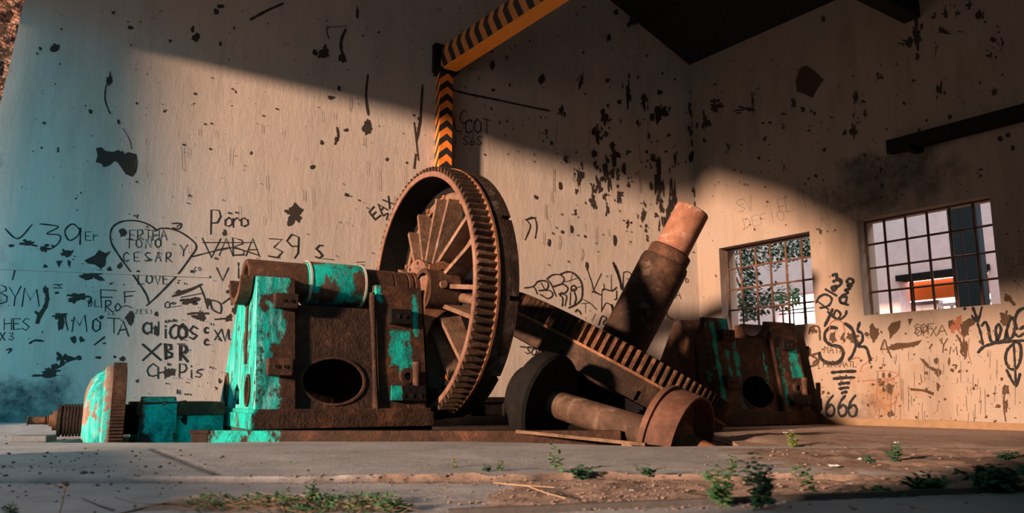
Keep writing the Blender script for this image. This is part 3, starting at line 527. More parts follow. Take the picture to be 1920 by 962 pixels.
# ------------------------------------------------------------------ floor, pit, outside ground
def floor_mat():
    k = NT('cracked_concrete_and_dirt')
    at_ = k.n('ShaderNodeAttribute'); at_.attribute_name = 'dirt'
    con = k.mix(k.ramp(k.noise(1.1, 7, .65), [(.36, 0.0), (.66, 1.0)]), (.29, .29, .29), (.43, .42, .41))
    con = k.mix(k.ramp(k.noise(7, 6, .7), [(.55, 0.0), (.72, .5)]), con, (.15, .13, .115))
    soil = k.mix(k.noise(5, 7, .7), (.18, .12, .09), (.42, .31, .245))
    soil = k.mix(k.ramp(k.noise(24, 5, .7), [(.54, 0.0), (.66, .85)]), soil, (.07, .05, .04))
    msk = k.ramp(k.math('ADD', at_.outputs['Fac'], k.math('MULTIPLY', k.math('SUBTRACT', k.noise(3.2, 8, .7), .5), 1.1)), [(.42, 0.0), (.58, 1.0)])
    c = k.mix(msk, con, soil)
    gr = k.n('ShaderNodeAttribute'); gr.attribute_name = 'grime_shade'
    c = k.mix(k.math('MULTIPLY', gr.outputs['Fac'], k.ramp(k.noise(6, 6, .7), [(.3, .45), (.55, 1.0)])), c, (.045, .038, .033))
    k.bump(k.math('ADD', k.noise(9, 8, .7), k.math('MULTIPLY', k.noise(45, 5, .7), .5)), .45, .03)
    return k.out(c, .93, 0, .2)
FLOORM = floor_mat()
def fbm(x, y, s, o=4):
    return noise.fractal(V((x * s, y * s, 3.7)), 1.0, 2.0, o)
def sm(a, b, x):
    t = max(0, min(1, (x - a) / (b - a))); return t * t * (3 - 2 * t)
EDGE_P, EDGE_D = V((.09, 3.25)), V((2.48, .75)).normalized()      # steel edging of the front apron
def apron_side(x, y): return (x - EDGE_P.x) * -EDGE_D.y + (y - EDGE_P.y) * EDGE_D.x   # > 0 behind the edging
def dirt_at(x, y):
    d = apron_side(x, y)
    a = sm(-.05, .10, d) * sm(-.35, .15, x + .35 * fbm(x, y, 1.2)) * (1 - sm(4.55, 4.75, y))         # rubble bed
    b = .62 * sm(4.5, 5.2, y) * sm(.7, 2.2, x) + .5 * sm(1.6, 3, x) * sm(0, .3, d)
    strip = .9 * (1 - sm(.02, .10, abs(y - 4.60 + .03 * fbm(x, 0, 1.5)))) * sm(-1.5, -.4, x)
    tuft = .95 * (1 - sm(.10, .22, abs(y - 3.62))) * sm(-1.75, -1.5, x) * (1 - sm(-.65, -.5, x))
    return max(a, b, strip, tuft)
def grime_shade_at(x, y):
    q = abs((x + 2.42) + (y - 5.9) * .62); a = (1 - sm(.015, .04, q)) if 4.7 < y < 7.8 else 0
    w = .040 + .05 * sm(-2.4, -.6, x) * abs(fbm(x, 2, 2.2)); b = (1 - sm(w * .5, w, abs(y - 4.585))) * (1 - sm(1.2, 2.2, x))  # shade painted along the sunlit step riser
    c = .7 * (1 - sm(.01, .045, apron_side(x, y))) * sm(-.01, .01, apron_side(x, y)) * sm(.2, .4, x)
    d = .7 * sm(.12, .3, fbm(x, y * 3.5, .8)) * sm(5.2, 5.8, y) * sm(1.2, 2.4, x)
    return max(a, b, c, d)
def floor_h(x, y):
    d = apron_side(x, y)
    h = -.03 * (1 - sm(4.588, 4.604, y + .004 * fbm(x, 1, 3))) * (1 - sm(1.5, 3.0, x)) if y < 4.7 else 0.0
    k = dirt_at(x, y)
    h += k * (.018 * fbm(x, y, 3.1) + .012 * fbm(x, y, 11)) + .0035 * fbm(x, y, 4)
    h += .012 * sm(.3, 1, k) * sm(.04, .2, d)
    if d < 0: h = .0 + .003 * fbm(x, y, 4) if x > -.1 else h
    if x > -.3: h -= .03 * (1 - sm(.0, .035, abs(d)))
    q = abs((x + 2.42) + (y - 5.9) * .62)                 # the open joint running to the pit
    h -= .03 * (1 - sm(.010, .03, abs(y - 4.585))) * (1 - sm(1.2, 2.2, x))
    if 4.7 < y < 7.8: h -= .014 * (1 - sm(.012, .035, q))
    return h
PIT = [(-4.55, 7.85), (-2.7, 7.85), (-2.55, 8.0), (-.4, 8.0), (.35, 7.72), (1.25, 7.22), (2.05, 7.36), (2.25, 8.4), (2.25, 10.9), (-4.3, 10.45)]
fl_ = MB(); dirt = []
def sheet(x0, x1, y0, y1, st, hf, df):
    nx, ny = int(round((x1 - x0) / st)), int(round((y1 - y0) / st)); o = []
    for j in range(ny + 1):
        for i in range(nx + 1):
            x, y = x0 + (x1 - x0) * i / nx, y0 + (y1 - y0) * j / ny
            o.append(V((x, y, hf(x, y)))); dirt.append(df(x, y))
    fl_.add(o, [(j * (nx + 1) + i, j * (nx + 1) + i + 1, (j + 1) * (nx + 1) + i + 1, (j + 1) * (nx + 1) + i) for j in range(ny) for i in range(nx)], True)
def near_h(x, y):
    e = sm(0, .25, 7.0 - y) * sm(0, .3, y - 1.2) * sm(0, .3, x + 4.4) * sm(0, .3, 7.0 - x); return floor_h(x, y) * e
sheet(-4.4, 7.0, 1.2, 7.0, .035, near_h, dirt_at)
n0 = len(fl_.v)
WIDE = [(-9.5, 7.0), (9.5, 7.0), (9.5, 17), (-9.5, 17)]
def grid_pts(): pass
fl_.plate(WIDE, [PIT], 0, -.75, lambda u, v, w: V((u, v, w)))
fl_.add([V(p) for p in [(-9.5, -8, 0), (9.5, -8, 0), (9.5, 1.2, 0), (-9.5, 1.2, 0), (-9.5, 7, 0), (-4.4, 7, 0), (-4.4, 1.2, 0), (9.5, 7, 0), (7, 7, 0), (7, 1.2, 0)]], [(0, 1, 2, 3), (3, 6, 5, 4), (9, 2, 7, 8)])
fl_.add([V((x, y, -.74)) for x, y in PIT], [list(range(len(PIT)))])
dirt += [(.75 if q[0] > 1.9 else .0) for q in fl_.v[n0:]]
# earth banked up against the back wall on the left, and along the right of the pit
def bank_h(x, y):
    w = (V((x, y, 0)) - CORNER).dot(-BN); return -.012 + .12 * (1 - sm(.1, 2.0, w)) * (1 - sm(-4.9, -4.2, x)) * sm(-9, -8.5, x) + .012 * fbm(x, y, 2.5) * (1 - sm(1.6, 2.0, w))
sheet(-8.6, -4.3, 8.2, 11.4, .09, bank_h, lambda x, y: .25)
def right_h(x, y): return -.02 + (.035 + .03 * fbm(x, y, 1.3) + .012 * fbm(x, y, 5)) * sm(2.2, 2.5, x) * sm(7.0, 7.4, y) * (1 - sm(9.2, 10.2, y + .3 * (x - 3)))
sheet(2.15, 6.6, 7.0, 10.6, .07, right_h, lambda x, y: .8)
fl_o = struct(fl_.build('floor', FLOORM, fix=False))
g_ = fl_o.data.attributes.new('grime_shade', 'FLOAT', 'POINT'); g_.data.foreach_set('value', [grime_shade_at(v[0], v[1]) if 1.2 < v[1] < 7.0 else 0.0 for v in fl_.v])
a_ = fl_o.data.attributes.new('dirt', 'FLOAT', 'POINT'); a_.data.foreach_set('value', dirt)
og = MB(); og.add([V(p) for p in [(-60, -60, -.06), (60, -60, -.06), (60, 60, -.06), (-60, 60, -.06)]], [(0, 1, 2, 3)])
# the outside ground has the hall's footprint cut out by lying below the floor; the pit reaches through it
og2 = MB(); og2.plate([(-60, -60), (60, -60), (60, 60), (-60, 60)], [[(-9.4, -7.9), (9.4, -7.9), (9.4, 16.9), (-9.4, 16.9)]], -.012, -.08, lambda u, v, w: V((u, v, w)))
struct(og2.build('outside_ground', GROUNDM))
STEEL_EDGE = plain('worn_steel_edging', (.10, .095, .09), .6, .4, 8, .3)
eg = MB(); p0, p1 = EDGE_P - EDGE_D * .35, EDGE_P + EDGE_D * 4.2
eg.add(seg_box(V((p0.x, p0.y, .022)), V((p1.x, p1.y, .022)), .03, .06), BARF)
struct(eg.build('trim_2', STEEL_EDGE))

# ------------------------------------------------------------------ outside: courtyard building seen through the windows, added sun-blocking pier to the left, brick pier
def court_pt(s, z, w=0.0): return right_pt(s, z, 4.95 + w)
cw = MB()
cw.plate([(-9, -.05), (14, -.05), (14, 7.2), (-9, 7.2)], [[(-1.98, 1.45), (-.3, 1.45), (-.3, 2.84), (-1.98, 2.84)], [(1.15, 1.3), (2.95, 1.3), (2.95, 2.86), (1.15, 2.86)]], 0, .4, court_pt)
struct(cw.build('wall_courtyard', OUTWALL))
TEALP = plain('dark_teal_painted_steel', (.004, .022, .030), .5, .3, 3, .1)
ORANGE_P = plain('orange_fascia', (.75, .19, .03), .7, .15, 5, .1)
WHITEP = plain('white_painted_frame', (.70, .72, .72), .7, .1, 5, .1)
GREY_D = plain('grey_block_wall', (.16, .165, .17), .9, .35, 6, .5)
BAR = rust('rusty_window_bars', amt=.5, dark=(.03, .018, .012), mid=(.085, .042, .024), hot=(.2, .095, .05))
g = MB()
for i in range(6): s = -1.98 + .3 * i + .09; g.tube([court_pt(s, 1.45, .15), court_pt(s, 2.84, .15)], .018, 6)
for z in (1.75, 2.1, 2.4, 2.48): g.tube([court_pt(-1.98, z, .15), court_pt(-.3, z, .15)], .016, 6)
t = thing('barred_opening', 'barred opening with bright sky behind, seen through the left window', 'window grille', (0, 0, 0)); g.build('bars', BLACK_IRON, t)
t = thing('shop_window', 'white framed window under orange fascia across the courtyard, seen through the right window', 'window', (0, 0, 0))
g = MB(); g.plate([(1.15, 1.3), (2.95, 1.3), (2.95, 2.35), (1.15, 2.35)], [[(1.62, 1.36), (1.9, 1.36), (1.9, 2.28), (1.62, 2.28)], [(1.97, 1.36), (2.3, 1.36), (2.3, 1.75), (1.97, 1.75)], [(1.97, 1.8), (2.3, 1.8), (2.3, 2.28), (1.97, 2.28)], [(2.37, 1.36), (2.9, 1.36), (2.9, 2.28), (2.37, 2.28)]], .55, .6, court_pt); g.build('frame', WHITEP, t)
g = MB(); g.plate([(1.0, 2.47), (3.1, 2.47), (3.1, 2.86), (1.0, 2.86)], [], .5, .7, court_pt); g.build('fascia', ORANGE_P, t)
g = MB(); g.plate([(1.12, 2.84), (3.0, 2.84), (3.0, 2.96), (1.12, 2.96)], [], -.06, .3, court_pt); g.build('lintel', BLACK_IRON, t)
g = MB(); g.plate([(.9, 1.0), (1.6, 1.0), (1.6, 2.45), (.9, 2.45)], [], .7, .9, court_pt); g.build('side_wall', GREY_D, t)
g = MB()
for z in (1.62, 2.12): g.tube([court_pt(1.15, z, .2), court_pt(2.95, z, .2)], .014, 6)
for s in (1.35, 1.78, 2.2, 2.75): g.tube([court_pt(s, 1.3, .2), court_pt(s, 2.84, .2)], .014, 6)
g.build('bars', BLACK_IRON, t)
g = MB(); g.add([right_pt(s, z, 2.65 + w) for z in (-.05, 5.2) for w in (-.09, .09) for s in (3.43, 3.60)], [(0, 2, 3, 1), (4, 5, 7, 6), (0, 1, 5, 4), (2, 6, 7, 3), (0, 4, 6, 2), (1, 3, 7, 5)])
g.add([right_pt(s, z, 2.65 + w) for z in (-.05, 5.2) for w in (-.06, .12) for s in (3.66, 3.90)], [(0, 2, 3, 1), (4, 5, 7, 6), (0, 1, 5, 4), (2, 6, 7, 3), (0, 4, 6, 2), (1, 3, 7, 5)])
tag(g.build('steel_post', TEALP), 'dark teal steel post standing outside the right-hand barred window', 'post')
# unseen pier added to fade out the sunlight on the back wall, and the brick pier past the end of that wall
cdir = V((-cos(SUN_AZ), -sin(SUN_AZ), 0)); side = V((-sin(SUN_AZ), cos(SUN_AZ), 0)); e0 = back_pt(10.5, 0) + cdir * 9
g = MB(); g.box(-.35, .35, -.41, .41, -.1, 7.9, bev=.03); g.box(-.43, .43, -.49, .49, 7.9, 8.1, bev=.03); g.box(-.42, .42, -.48, .48, -.1, .5, bev=.02)
o = g.build('sun_block_pier', OUTWALL); o.location = e0; o.rotation_euler.z = SUN_AZ; tag(o, 'unseen plain pier added in the yard to block sun, left of the hall', 'pier')
def brick_mat():
    k = NT('weathered_brick'); b = k.n('ShaderNodeTexBrick'); k.l(k.coord((1, 1, 1), (radians(90), 0, radians(-23))), b.inputs[0])
    b.inputs['Color1'].default_value = (.55, .27, .17, 1); b.inputs['Color2'].default_value = (.62, .36, .25, 1); b.inputs['Mortar'].default_value = (.10, .06, .045, 1)
    b.inputs['Scale'].default_value = 5; b.inputs['Mortar Size'].default_value = .03
    c = k.mix(k.ramp(k.noise(9, 8, .75), [(.47, 0.0), (.53, 1.0)]), b.outputs[0], (.05, .032, .026)); k.bump(k.noise(14, 8, .75), 1.0, .08); return k.out(c, .95)
bp = MB()
def lump(u, z, w): return back_pt(u, z, w + .05 * fbm(u * 3, z * 3, 1.7))
nu, nz = 40, 90
bp.add([lump(11.15 + 2.2 * i / nu, 2.5 + 4.3 * j / nz, .62) for j in range(nz + 1) for i in range(nu + 1)], [(j * (nu + 1) + i, j * (nu + 1) + i + 1, (j + 1) * (nu + 1) + i + 1, (j + 1) * (nu + 1) + i) for j in range(nz) for i in range(nu)])
bp.plate([(11.15, -.1), (13.35, -.1), (13.35, 6.8), (11.15, 6.8)], [], .7, 1.2, back_pt)
tag(bp.build('brick_pier', brick_mat(), fix=False), 'sunlit rough red brick pier past the left end of the long wall', 'brick pier')

# ------------------------------------------------------------------ windows
GLASS = NT('dusty_glass'); GLASS.b.inputs['Transmission Weight'].default_value = 1.0; GLASS.b.inputs['IOR'].default_value = 1.02; GLASS = GLASS.out((.92, .94, .95), .12)
wnames = ['window_1', 'window_2']
for i, (a, b, c, d) in enumerate(WIN):
    wd = .22; fr = MB()
    fr.plate([(a, c), (b, c), (b, d), (a, d)], [[(a + .022, c + .022), (b - .022, c + .022), (b - .022, d - .022), (a + .022, d - .022)]], wd - .02, wd + .02, right_pt)
    o = struct(fr.build(wnames[i], BAR))
    nv, nh = 5, 3
    for k in range(nv):
        s = a + (b - a) * (k + 1) / (nv + 1) + (0 if k else -.01); g = MB()
        g.add(seg_box(right_pt(s, c + .01, wd), right_pt(s, d - .01, wd), .034, .034), BARF) if 0 else g.tube([right_pt(s, c + .01, wd), right_pt(s + rnd.uniform(-.006, .006), (c + d) / 2, wd), right_pt(s, d - .01, wd)], .019, 6)
        g.build('upright_bar', BAR, o)
    for k in range(nh):
        z = c + (d - c) * (k + 1) / (nh + 1); g = MB(); g.tube([right_pt(a + .01, z, wd), right_pt(b - .01, z, wd)], .017, 6); g.build('cross_bar', BAR, o)
    # what is left of the panes
    panes = {1: [(1, 3, (0, .0, 1, 1)), (2, 3, (0, 0, .92, .95)), (4, 3, (0, .1, 1, .95)), (1, 2, (0, 0, 1, 1)), (2, 2, (0, 0, 1, 1)), (3, 1, (0, 0, .3, 1))], 0: [(2, 2, (0, 0, 1, 1)), (3, 2, (0, 0, 1, 1))]}[i]
    for (cx, cz, (q0, r0, q1, r1)) in panes:
        cw_, ch_ = (b - a) / 6, (d - c) / 4; x0, z0 = a + cw_ * cx + .02, c + ch_ * cz + .018; ww, hh = cw_ - .04, ch_ - .036
        pts = [(x0 + ww * q0, z0 + hh * r0), (x0 + ww * q1, z0 + hh * r0), (x0 + ww * q1, z0 + hh * (r1 - .12)), (x0 + ww * (q1 - .15), z0 + hh * r1), (x0 + ww * q0, z0 + hh * r1)]
        g = MB(); g.plate(pts, [], wd - .002, wd + .002, right_pt); g.build('pane', GLASS, o)

# ------------------------------------------------------------------ wall rail, striped post and crane beam
g = MB(); a = right_pt(3.98, 4.205, -.12); b = right_pt(9.5, 4.205, -.12)
g.add(seg_box(a, b, .16, .17), BARF); g.add(seg_box(a + V((0, 0, .02)) - RN * .09, b + V((0, 0, .02)) - RN * .09, .02, .21), BARF)
for s in (4.3, 6.2, 8.2): g.add(seg_box(right_pt(s, 4.05, -.2), right_pt(s + .12, 4.05, -.2), .42, .08), BARF)
tag(g.build('wall_rail', BLACK_IRON), 'dark steel channel fixed level along the right wall above the windows', 'rail')
def stripes(name, axis_z, axis_h, hc, per, slope, dark=(.018, .018, .018), col=(.80, .22, .03), depth_slope=1.0, off=0.0):
    k = NT(name); sep = k.n('ShaderNodeSeparateXYZ'); k.l(k.tc.outputs['Object'], sep.inputs[0])
    d = k.math('ABSOLUTE', k.math('SUBTRACT', sep.outputs[axis_h], hc))
    v = k.math('ADD', sep.outputs[axis_z], k.math('MULTIPLY', d, slope)); v = k.math('ADD', v, k.math('MULTIPLY', sep.outputs[1], depth_slope))
    f = k.math('FRACT', k.math('DIVIDE', k.math('ADD', v, 50.0 + off), per))
    c = k.mix(k.math('GREATER_THAN', f, .5), dark, k.mix(k.ramp(k.noise(8, 7, .7), [(.5, 0.0), (.75, .55)]), col, (.24, .07, .02)))
    k.bump(k.noise(30, 5), .2, .01); return k.out(c, .6)
PH = 5.80
colm = thing('crane_post', 'black and orange chevron striped steel post against the back wall behind the big gear', 'post', back_pt(5.12, 0, -.115), basis(-BD))
g = MB(); g.box(-.115, .115, -.11, .11, 0, PH, bev=.006); g.build('shaft', stripes('post_chevrons', 2, 0, .02, .235, .85, depth_slope=.9), colm)
g = MB(); g.box(-.17, .17, -.152, .154, PH, PH + .02); g.build('cap_plate', BLACK_IRON, colm)
g = MB(); g.box(-.17, .17, -.15, .152, .0, .02); g.build('foot_plate', BLACK_IRON, colm)
bm_ = thing('crane_beam', 'overhead crane beam with black and orange stripes and plain orange underside, above the post', 'beam', back_pt(5.12, PH + .02, -.16), basis(RD))
g = MB(); BD_, BH = 14.2, .44
g.box(-.1, BD_, -.09, .09, .03, BH, bev=.004); g.build('web', stripes('beam_stripes', 0, 2, .33, .27, -.55, col=(.48, .17, .04), depth_slope=0), bm_)
g = MB(); g.box(.15, BD_, -.125, .125, .0, .03); g.build('bottom_flange', plain('orange_flange', (.72, .25, .025), .6, .2, 9, .2), bm_)
# left-hand bracket of the beam on the far wall
g = MB(); g.box(-.12, .14, -.2, .2, .0, .028); g.box(-.12, .0, -.2, .2, .03, .5, bev=.01); g.build('end_plate', BLACK_IRON, bm_)

# ------------------------------------------------------------------ bearing frames (local x along the shaft line, y back, z up)
PHI = radians(31); AX = V((cos(PHI), sin(PHI), 0)); HX = V((-sin(PHI), cos(PHI), 0))
RF = basis(AX)
FRONT0, FRONT1, REAR0, REAR1 = .0, .24, 1.80, .98          # front and rear faces at the foot and at the top
ZB, ZT, ZP, SY = .30, 1.70, 1.415, .605                    # foot top, pillar top, panel top, shaft axis (y)
def fy(z, ins=0.0): return FRONT0 + (FRONT1 - FRONT0) * (z - ZB) / (ZT - ZB) + ins
def ry(z, ins=0.0): return REAR0 + (REAR1 - REAR0) * (z - ZB) / (ZT - ZB) - ins
PILLAR_L = rust('turquoise_end_pillar', amt=.3, boxes=[((.0, .9, .9), (.055, 1.6, 1.2)), ((.10, -.1, .75), (.05, .6, .55)), ((.12, .2, 1.62), (.20, .5, .10)), ((.2, -.1, 1.2), (.09, .6, .22)), ((.15, -.1, .45), (.10, .6, .25))], wob=.07, streak=True, bump=.4)
PILLAR_R = rust('brown_pillar_turquoise_patch', amt=.3, boxes=[((1.61, .1, .98), (.13, .6, .20)), ((1.66, .1, .75), (.07, .5, .10)), ((1.36, .2, 1.6), (.035, .4, .09)), ((1.80, .2, 1.35), (.03, .4, .25))], wob=.05, bump=.4)
PANEL_M = rust('brown_cast_panel', amt=.18, paint=.10, bump=.9, bs=15, dark=(.018, .011, .008), mid=(.048, .025, .016), hot=(.15, .075, .045))
BASE_M = rust('brown_cast_base', amt=.18, boxes=[((-.05, .9, .2), (.05, 1.2, .2))], wob=.08, bump=.7, bs=14)
PILLAR_L2 = rust('rusty_end_pillar_green_run', amt=.55, boxes=[((.06, -.1, 1.0), (.04, .4, .62)), ((.28, -.1, 1.0), (.03, .4, .2)), ((.30, .2, 1.62), (.1, .12, .09))], wob=.05, bump=.4)
PILLAR_R2 = rust('rusty_pillar_faded_green', amt=.45, boxes=[((1.74, .1, 1.05), (.10, .4, .22)), ((1.40, .1, .8), (.03, .4, .5))], wob=.07, bump=.4)
PANEL_M2 = rust('brown_panel_green_streaks', amt=.4, boxes=[((.50, .1, 1.2), (.05, .3, .22)), ((.48, .1, .7), (.03, .3, .35)), ((1.1, .1, .9), (.025, .3, .3))], wob=.07, bump=.6, bs=15)
def bearing_frame(name, label, loc, mats, shell):
    ml, mr, mp, mb_ = mats
    t = thing(name, label, 'machine frame', loc, RF)
    g = MB(); g.box(-.06, 1.96, -.07, 1.88, .11, ZB - .03, bev=.015); g.box(-.03, 1.93, -.04, 1.84, ZB - .035, ZB + .01, bev=.01); g.build('base', mb_, t)
    # end pillars: A-shaped profile with a half-round seat for the shaft, openings at the foot of the left one
    def seat(r, n=18): return [(SY + r * cos(pi + pi * i / (n - 1)), ZT + r * sin(pi + pi * i / (n - 1)) + .0) for i in range(n)]
    r = .245
    prof = [(fy(ZB), ZB), (fy(ZT), ZT)] + seat(r) + [(ry(ZT), ZT - .01), (ry(ZB), ZB)]
    def ax(x0): return lambda u, v, w: V((x0 + w, u, v))
    g = MB(); holes = [ell(.36, .50, .085, .15, 20), ell(1.42, .52, .09, .17, 20), [(.75, ZB + .05), (1.05, ZB + .05), (1.02, .50), (.9, .58), (.78, .50)]]
    g.plate(prof, holes, .0, .40, ax(0)); g.build('end_pillar', ml, t)
    for (cy, cz, rx, rz) in ((.36, .50, .105, .17), (1.42, .52, .11, .19)):
        q = MB(); q.plate(ell(cy, cz, rx, rz, 24), [ell(cy, cz, rx - .03, rz - .03, 24)], -.02, .015, ax(0)); q.build('opening_rim', RUST, t)
    q = MB(); q.plate([(.50, .78), (.56, .78), (.63, 1.42), (.545, 1.42)], [], -.018, .01, ax(0)); q.build('rib', RUST, t)
    g = MB(); g.plate(prof, [], 1.34, 1.90, ax(0)); g.build('end_pillar', mr, t)
    q = MB(); q.tube([V((1.285, fy(z, -.005), z)) for z in (ZB, .6, .9, 1.2, ZP + .02, 1.50, 1.60)], [.040, .030, .028, .030, .038, .042, .03], 10); q.build('corner_rib', mp, t)
    # panel with the oval hole, rear panel, hollow inside
    def pf(u, v, w): return V((u, fy(v, .045) + w, v))
    def pr(u, v, w): return V((u, ry(v, .05) - w, v))
    g = MB(); g.plate([(.38, ZB), (1.36, ZB), (1.36, ZP), (.38, ZP)], [ell(.83, .60, .345, .245, 40)], 0, .05, pf); g.build('front_panel', mp, t)
    q = MB(); q.plate(ell(.83, .60, .362, .262, 40), [ell(.83, .60, .338, .238, 40)], -.012, .02, pf); q.build('hole_rim', RUST, t)
    g = MB(); g.plate([(.38, ZB), (1.36, ZB), (1.36, ZP), (.38, ZP)], [], 0, .05, pr); g.build('rear_panel', mp, t)
    g = MB(); g.plate([(.39, fy(ZP, .10)), (1.35, fy(ZP, .10)), (1.35, ry(ZP, .08)), (.39, ry(ZP, .08))], [], ZP - .05, ZP - .01, lambda u, v, w: V((u, v, w))); g.build('top_panel', RUST_DARK, t)
    # cast lugs with bolt holes
    for (x0, x1, z0, z1, m_) in ((.17, .42, 1.36, 1.52, RUST_DARK), (.10, .36, .65, .83, RUST), (1.47, 1.73, 1.25, 1.42, BLACK_IRON), (1.44, 1.86, .385, .56, BLACK_IRON)):
        zc = (z0 + z1) / 2; y1 = fy(zc) + .03; y0 = fy(z1) - .10
        q = MB(); q.box(x0, x1, y0, y1, z0, z1, bev=.012); lug = q.build('lug', m_, t)
        n = 3 if x1 - x0 > .3 else 2
        for k in range(n):
            h = MB(); xx = x0 + (x1 - x0) * (k + 1) / (n + 1) + (.03 if n == 3 else 0); h.lathe([(0, .020), (.006, .020), (.006, .011), (-.002, .011), (-.002, .0005)], 14, M=Matrix.Translation((xx, y0 - .002, zc - (.03 if n == 3 else 0))) @ Matrix.Rotation(-pi / 2, 4, 'Z')); h.build('bolt_hole', RUST_DARK, lug)
        if n == 3:
            q = MB(); q.box(x0 + .22, x1 + .02, y0 + .05, y1 + .02, ZB, z0, bev=.01); q.build('lug_foot', RUST, t)
            q = MB(); q.box(x0 - .005, x0 + .13, y0 - .003, y0 + .01, z0 + .01, z1 - .005); 
            if shell: q.build('paint_splash', rust('turquoise_splash', paint=.75, amt=.5), t)
            q = MB(); yy = (y0 + y1) / 2 - .02; q.lathe([(z1 - .01, .0), (z1 - .01, .042), (.70, .042), (.70, .047), (.82, .047), (.82, .0)], 20, M=Matrix.Translation((x0 + .31, yy, 0)) @ Matrix.Rotation(-pi / 2, 4, 'Y')); q.build('pin', RUST, t)
    q = MB(); zc = .66; q.lathe([(.0, .0), (.0, .045), (-.05, .045), (-.05, .085), (.03, .095)], 24, M=Matrix.Translation((1.66, fy(zc) - .0, zc)) @ Matrix.Rotation(pi / 2, 4, 'Z') @ Matrix.Scale(1, 4)); q.build('boss', RUST_DARK, t)
    # bearing shells lying in the seats
    if shell:
        for x0, x1 in ((-.07, .39), (1.36, 1.92)):
            q = MB(); q.lathe([(x0 - .08 * (x0 < 0), .222), (x0 - .08 * (x0 < 0), .29), (x0 + .05, .29), (x0 + .05, .244), (x1, .244), (x1, .222), (x0 - .08 * (x0 < 0), .222)], 24, M=Matrix.Translation((0, SY, ZT + .01)) , a0=pi, a1=pi * 2); q.build('bearing_shell', RUST, t)
    else:
        for x0, x1 in ((.0, .39), (1.36, 1.90)):
            q = MB(); q.lathe([(x0 - .015, .215), (x0 - .015, .275), (x0 + .03, .275), (x0 + .03, .243), (x1, .243), (x1, .215), (x0 - .015, .215)], 24, M=Matrix.Translation((0, SY, ZT + .01)), a0=pi, a1=pi * 2); q.build('bearing_shell', RUST_DARK, t)
    return t
O1 = at(478, 790, 8.15); O1.z = 0
bearing_frame('bearing_frame', 'cast iron bearing frame with bright turquoise end and oval hole, carrying the tall upright gear', O1, (PILLAR_L, PILLAR_R, PANEL_M, BASE_M), True)
O2 = at(1358, 790, 11.7); O2.z = -.10
bearing_frame('bearing_frame', 'empty rusty bearing frame with faded green streaks below the left barred window', O2, (PILLAR_L2, PILLAR_R2, PANEL_M2, RUST_DARK), False)
# beds the machines stand on
g = MB(); P1 = lambda x, y, z=0: O1 + AX * x + HX * y + V((0, 0, z))
g.add([P1(x, y, z) for z in (-.74, .108) for y in (.02, 1.86) for x in (-.05, 1.97)], [(0, 2, 3, 1), (4, 5, 7, 6), (0, 1, 5, 4), (2, 6, 7, 3), (0, 4, 6, 2), (1, 3, 7, 5)])
FOUND = plain('oily_concrete_bed', (.050, .042, .035), .9, .4, 6, .6)
struct(g.build('trim_3', FOUND))
g = MB(); g.add([O2 + AX * x + HX * y + V((0, 0, z)) for z in (.001, .022) for y in (-.32, 2.0) for x in (-.25, 2.1)], [(0, 2, 3, 1), (4, 5, 7, 6), (0, 1, 5, 4), (2, 6, 7, 3), (0, 4, 6, 2), (1, 3, 7, 5)])
struct(g.build('trim_4', FOUND))
RAIL_M = rust('bed_rail_turquoise_end', amt=.15, boxes=[((-2.7, 8.0, .05), (.42, .6, .3))], wob=.06, bump=.6, bs=14)
t = thing('bed_rail', 'long low steel bed rail along the pit edge, turquoise at its left end', 'rail')
g = MB(); g.box(-3.0, 1.08, 8.03, 8.16, -.74, .105, bev=.012); g.build('web', RAIL_M, t)
g = MB(); g.box(-3.17, -3.0, 8.03, 8.16, -.74, .10, bev=.012); g.box(-3.19, -2.99, 8.02, 8.17, .075, .11, bev=.008); g.build('end_block', RUST_DARK, t)

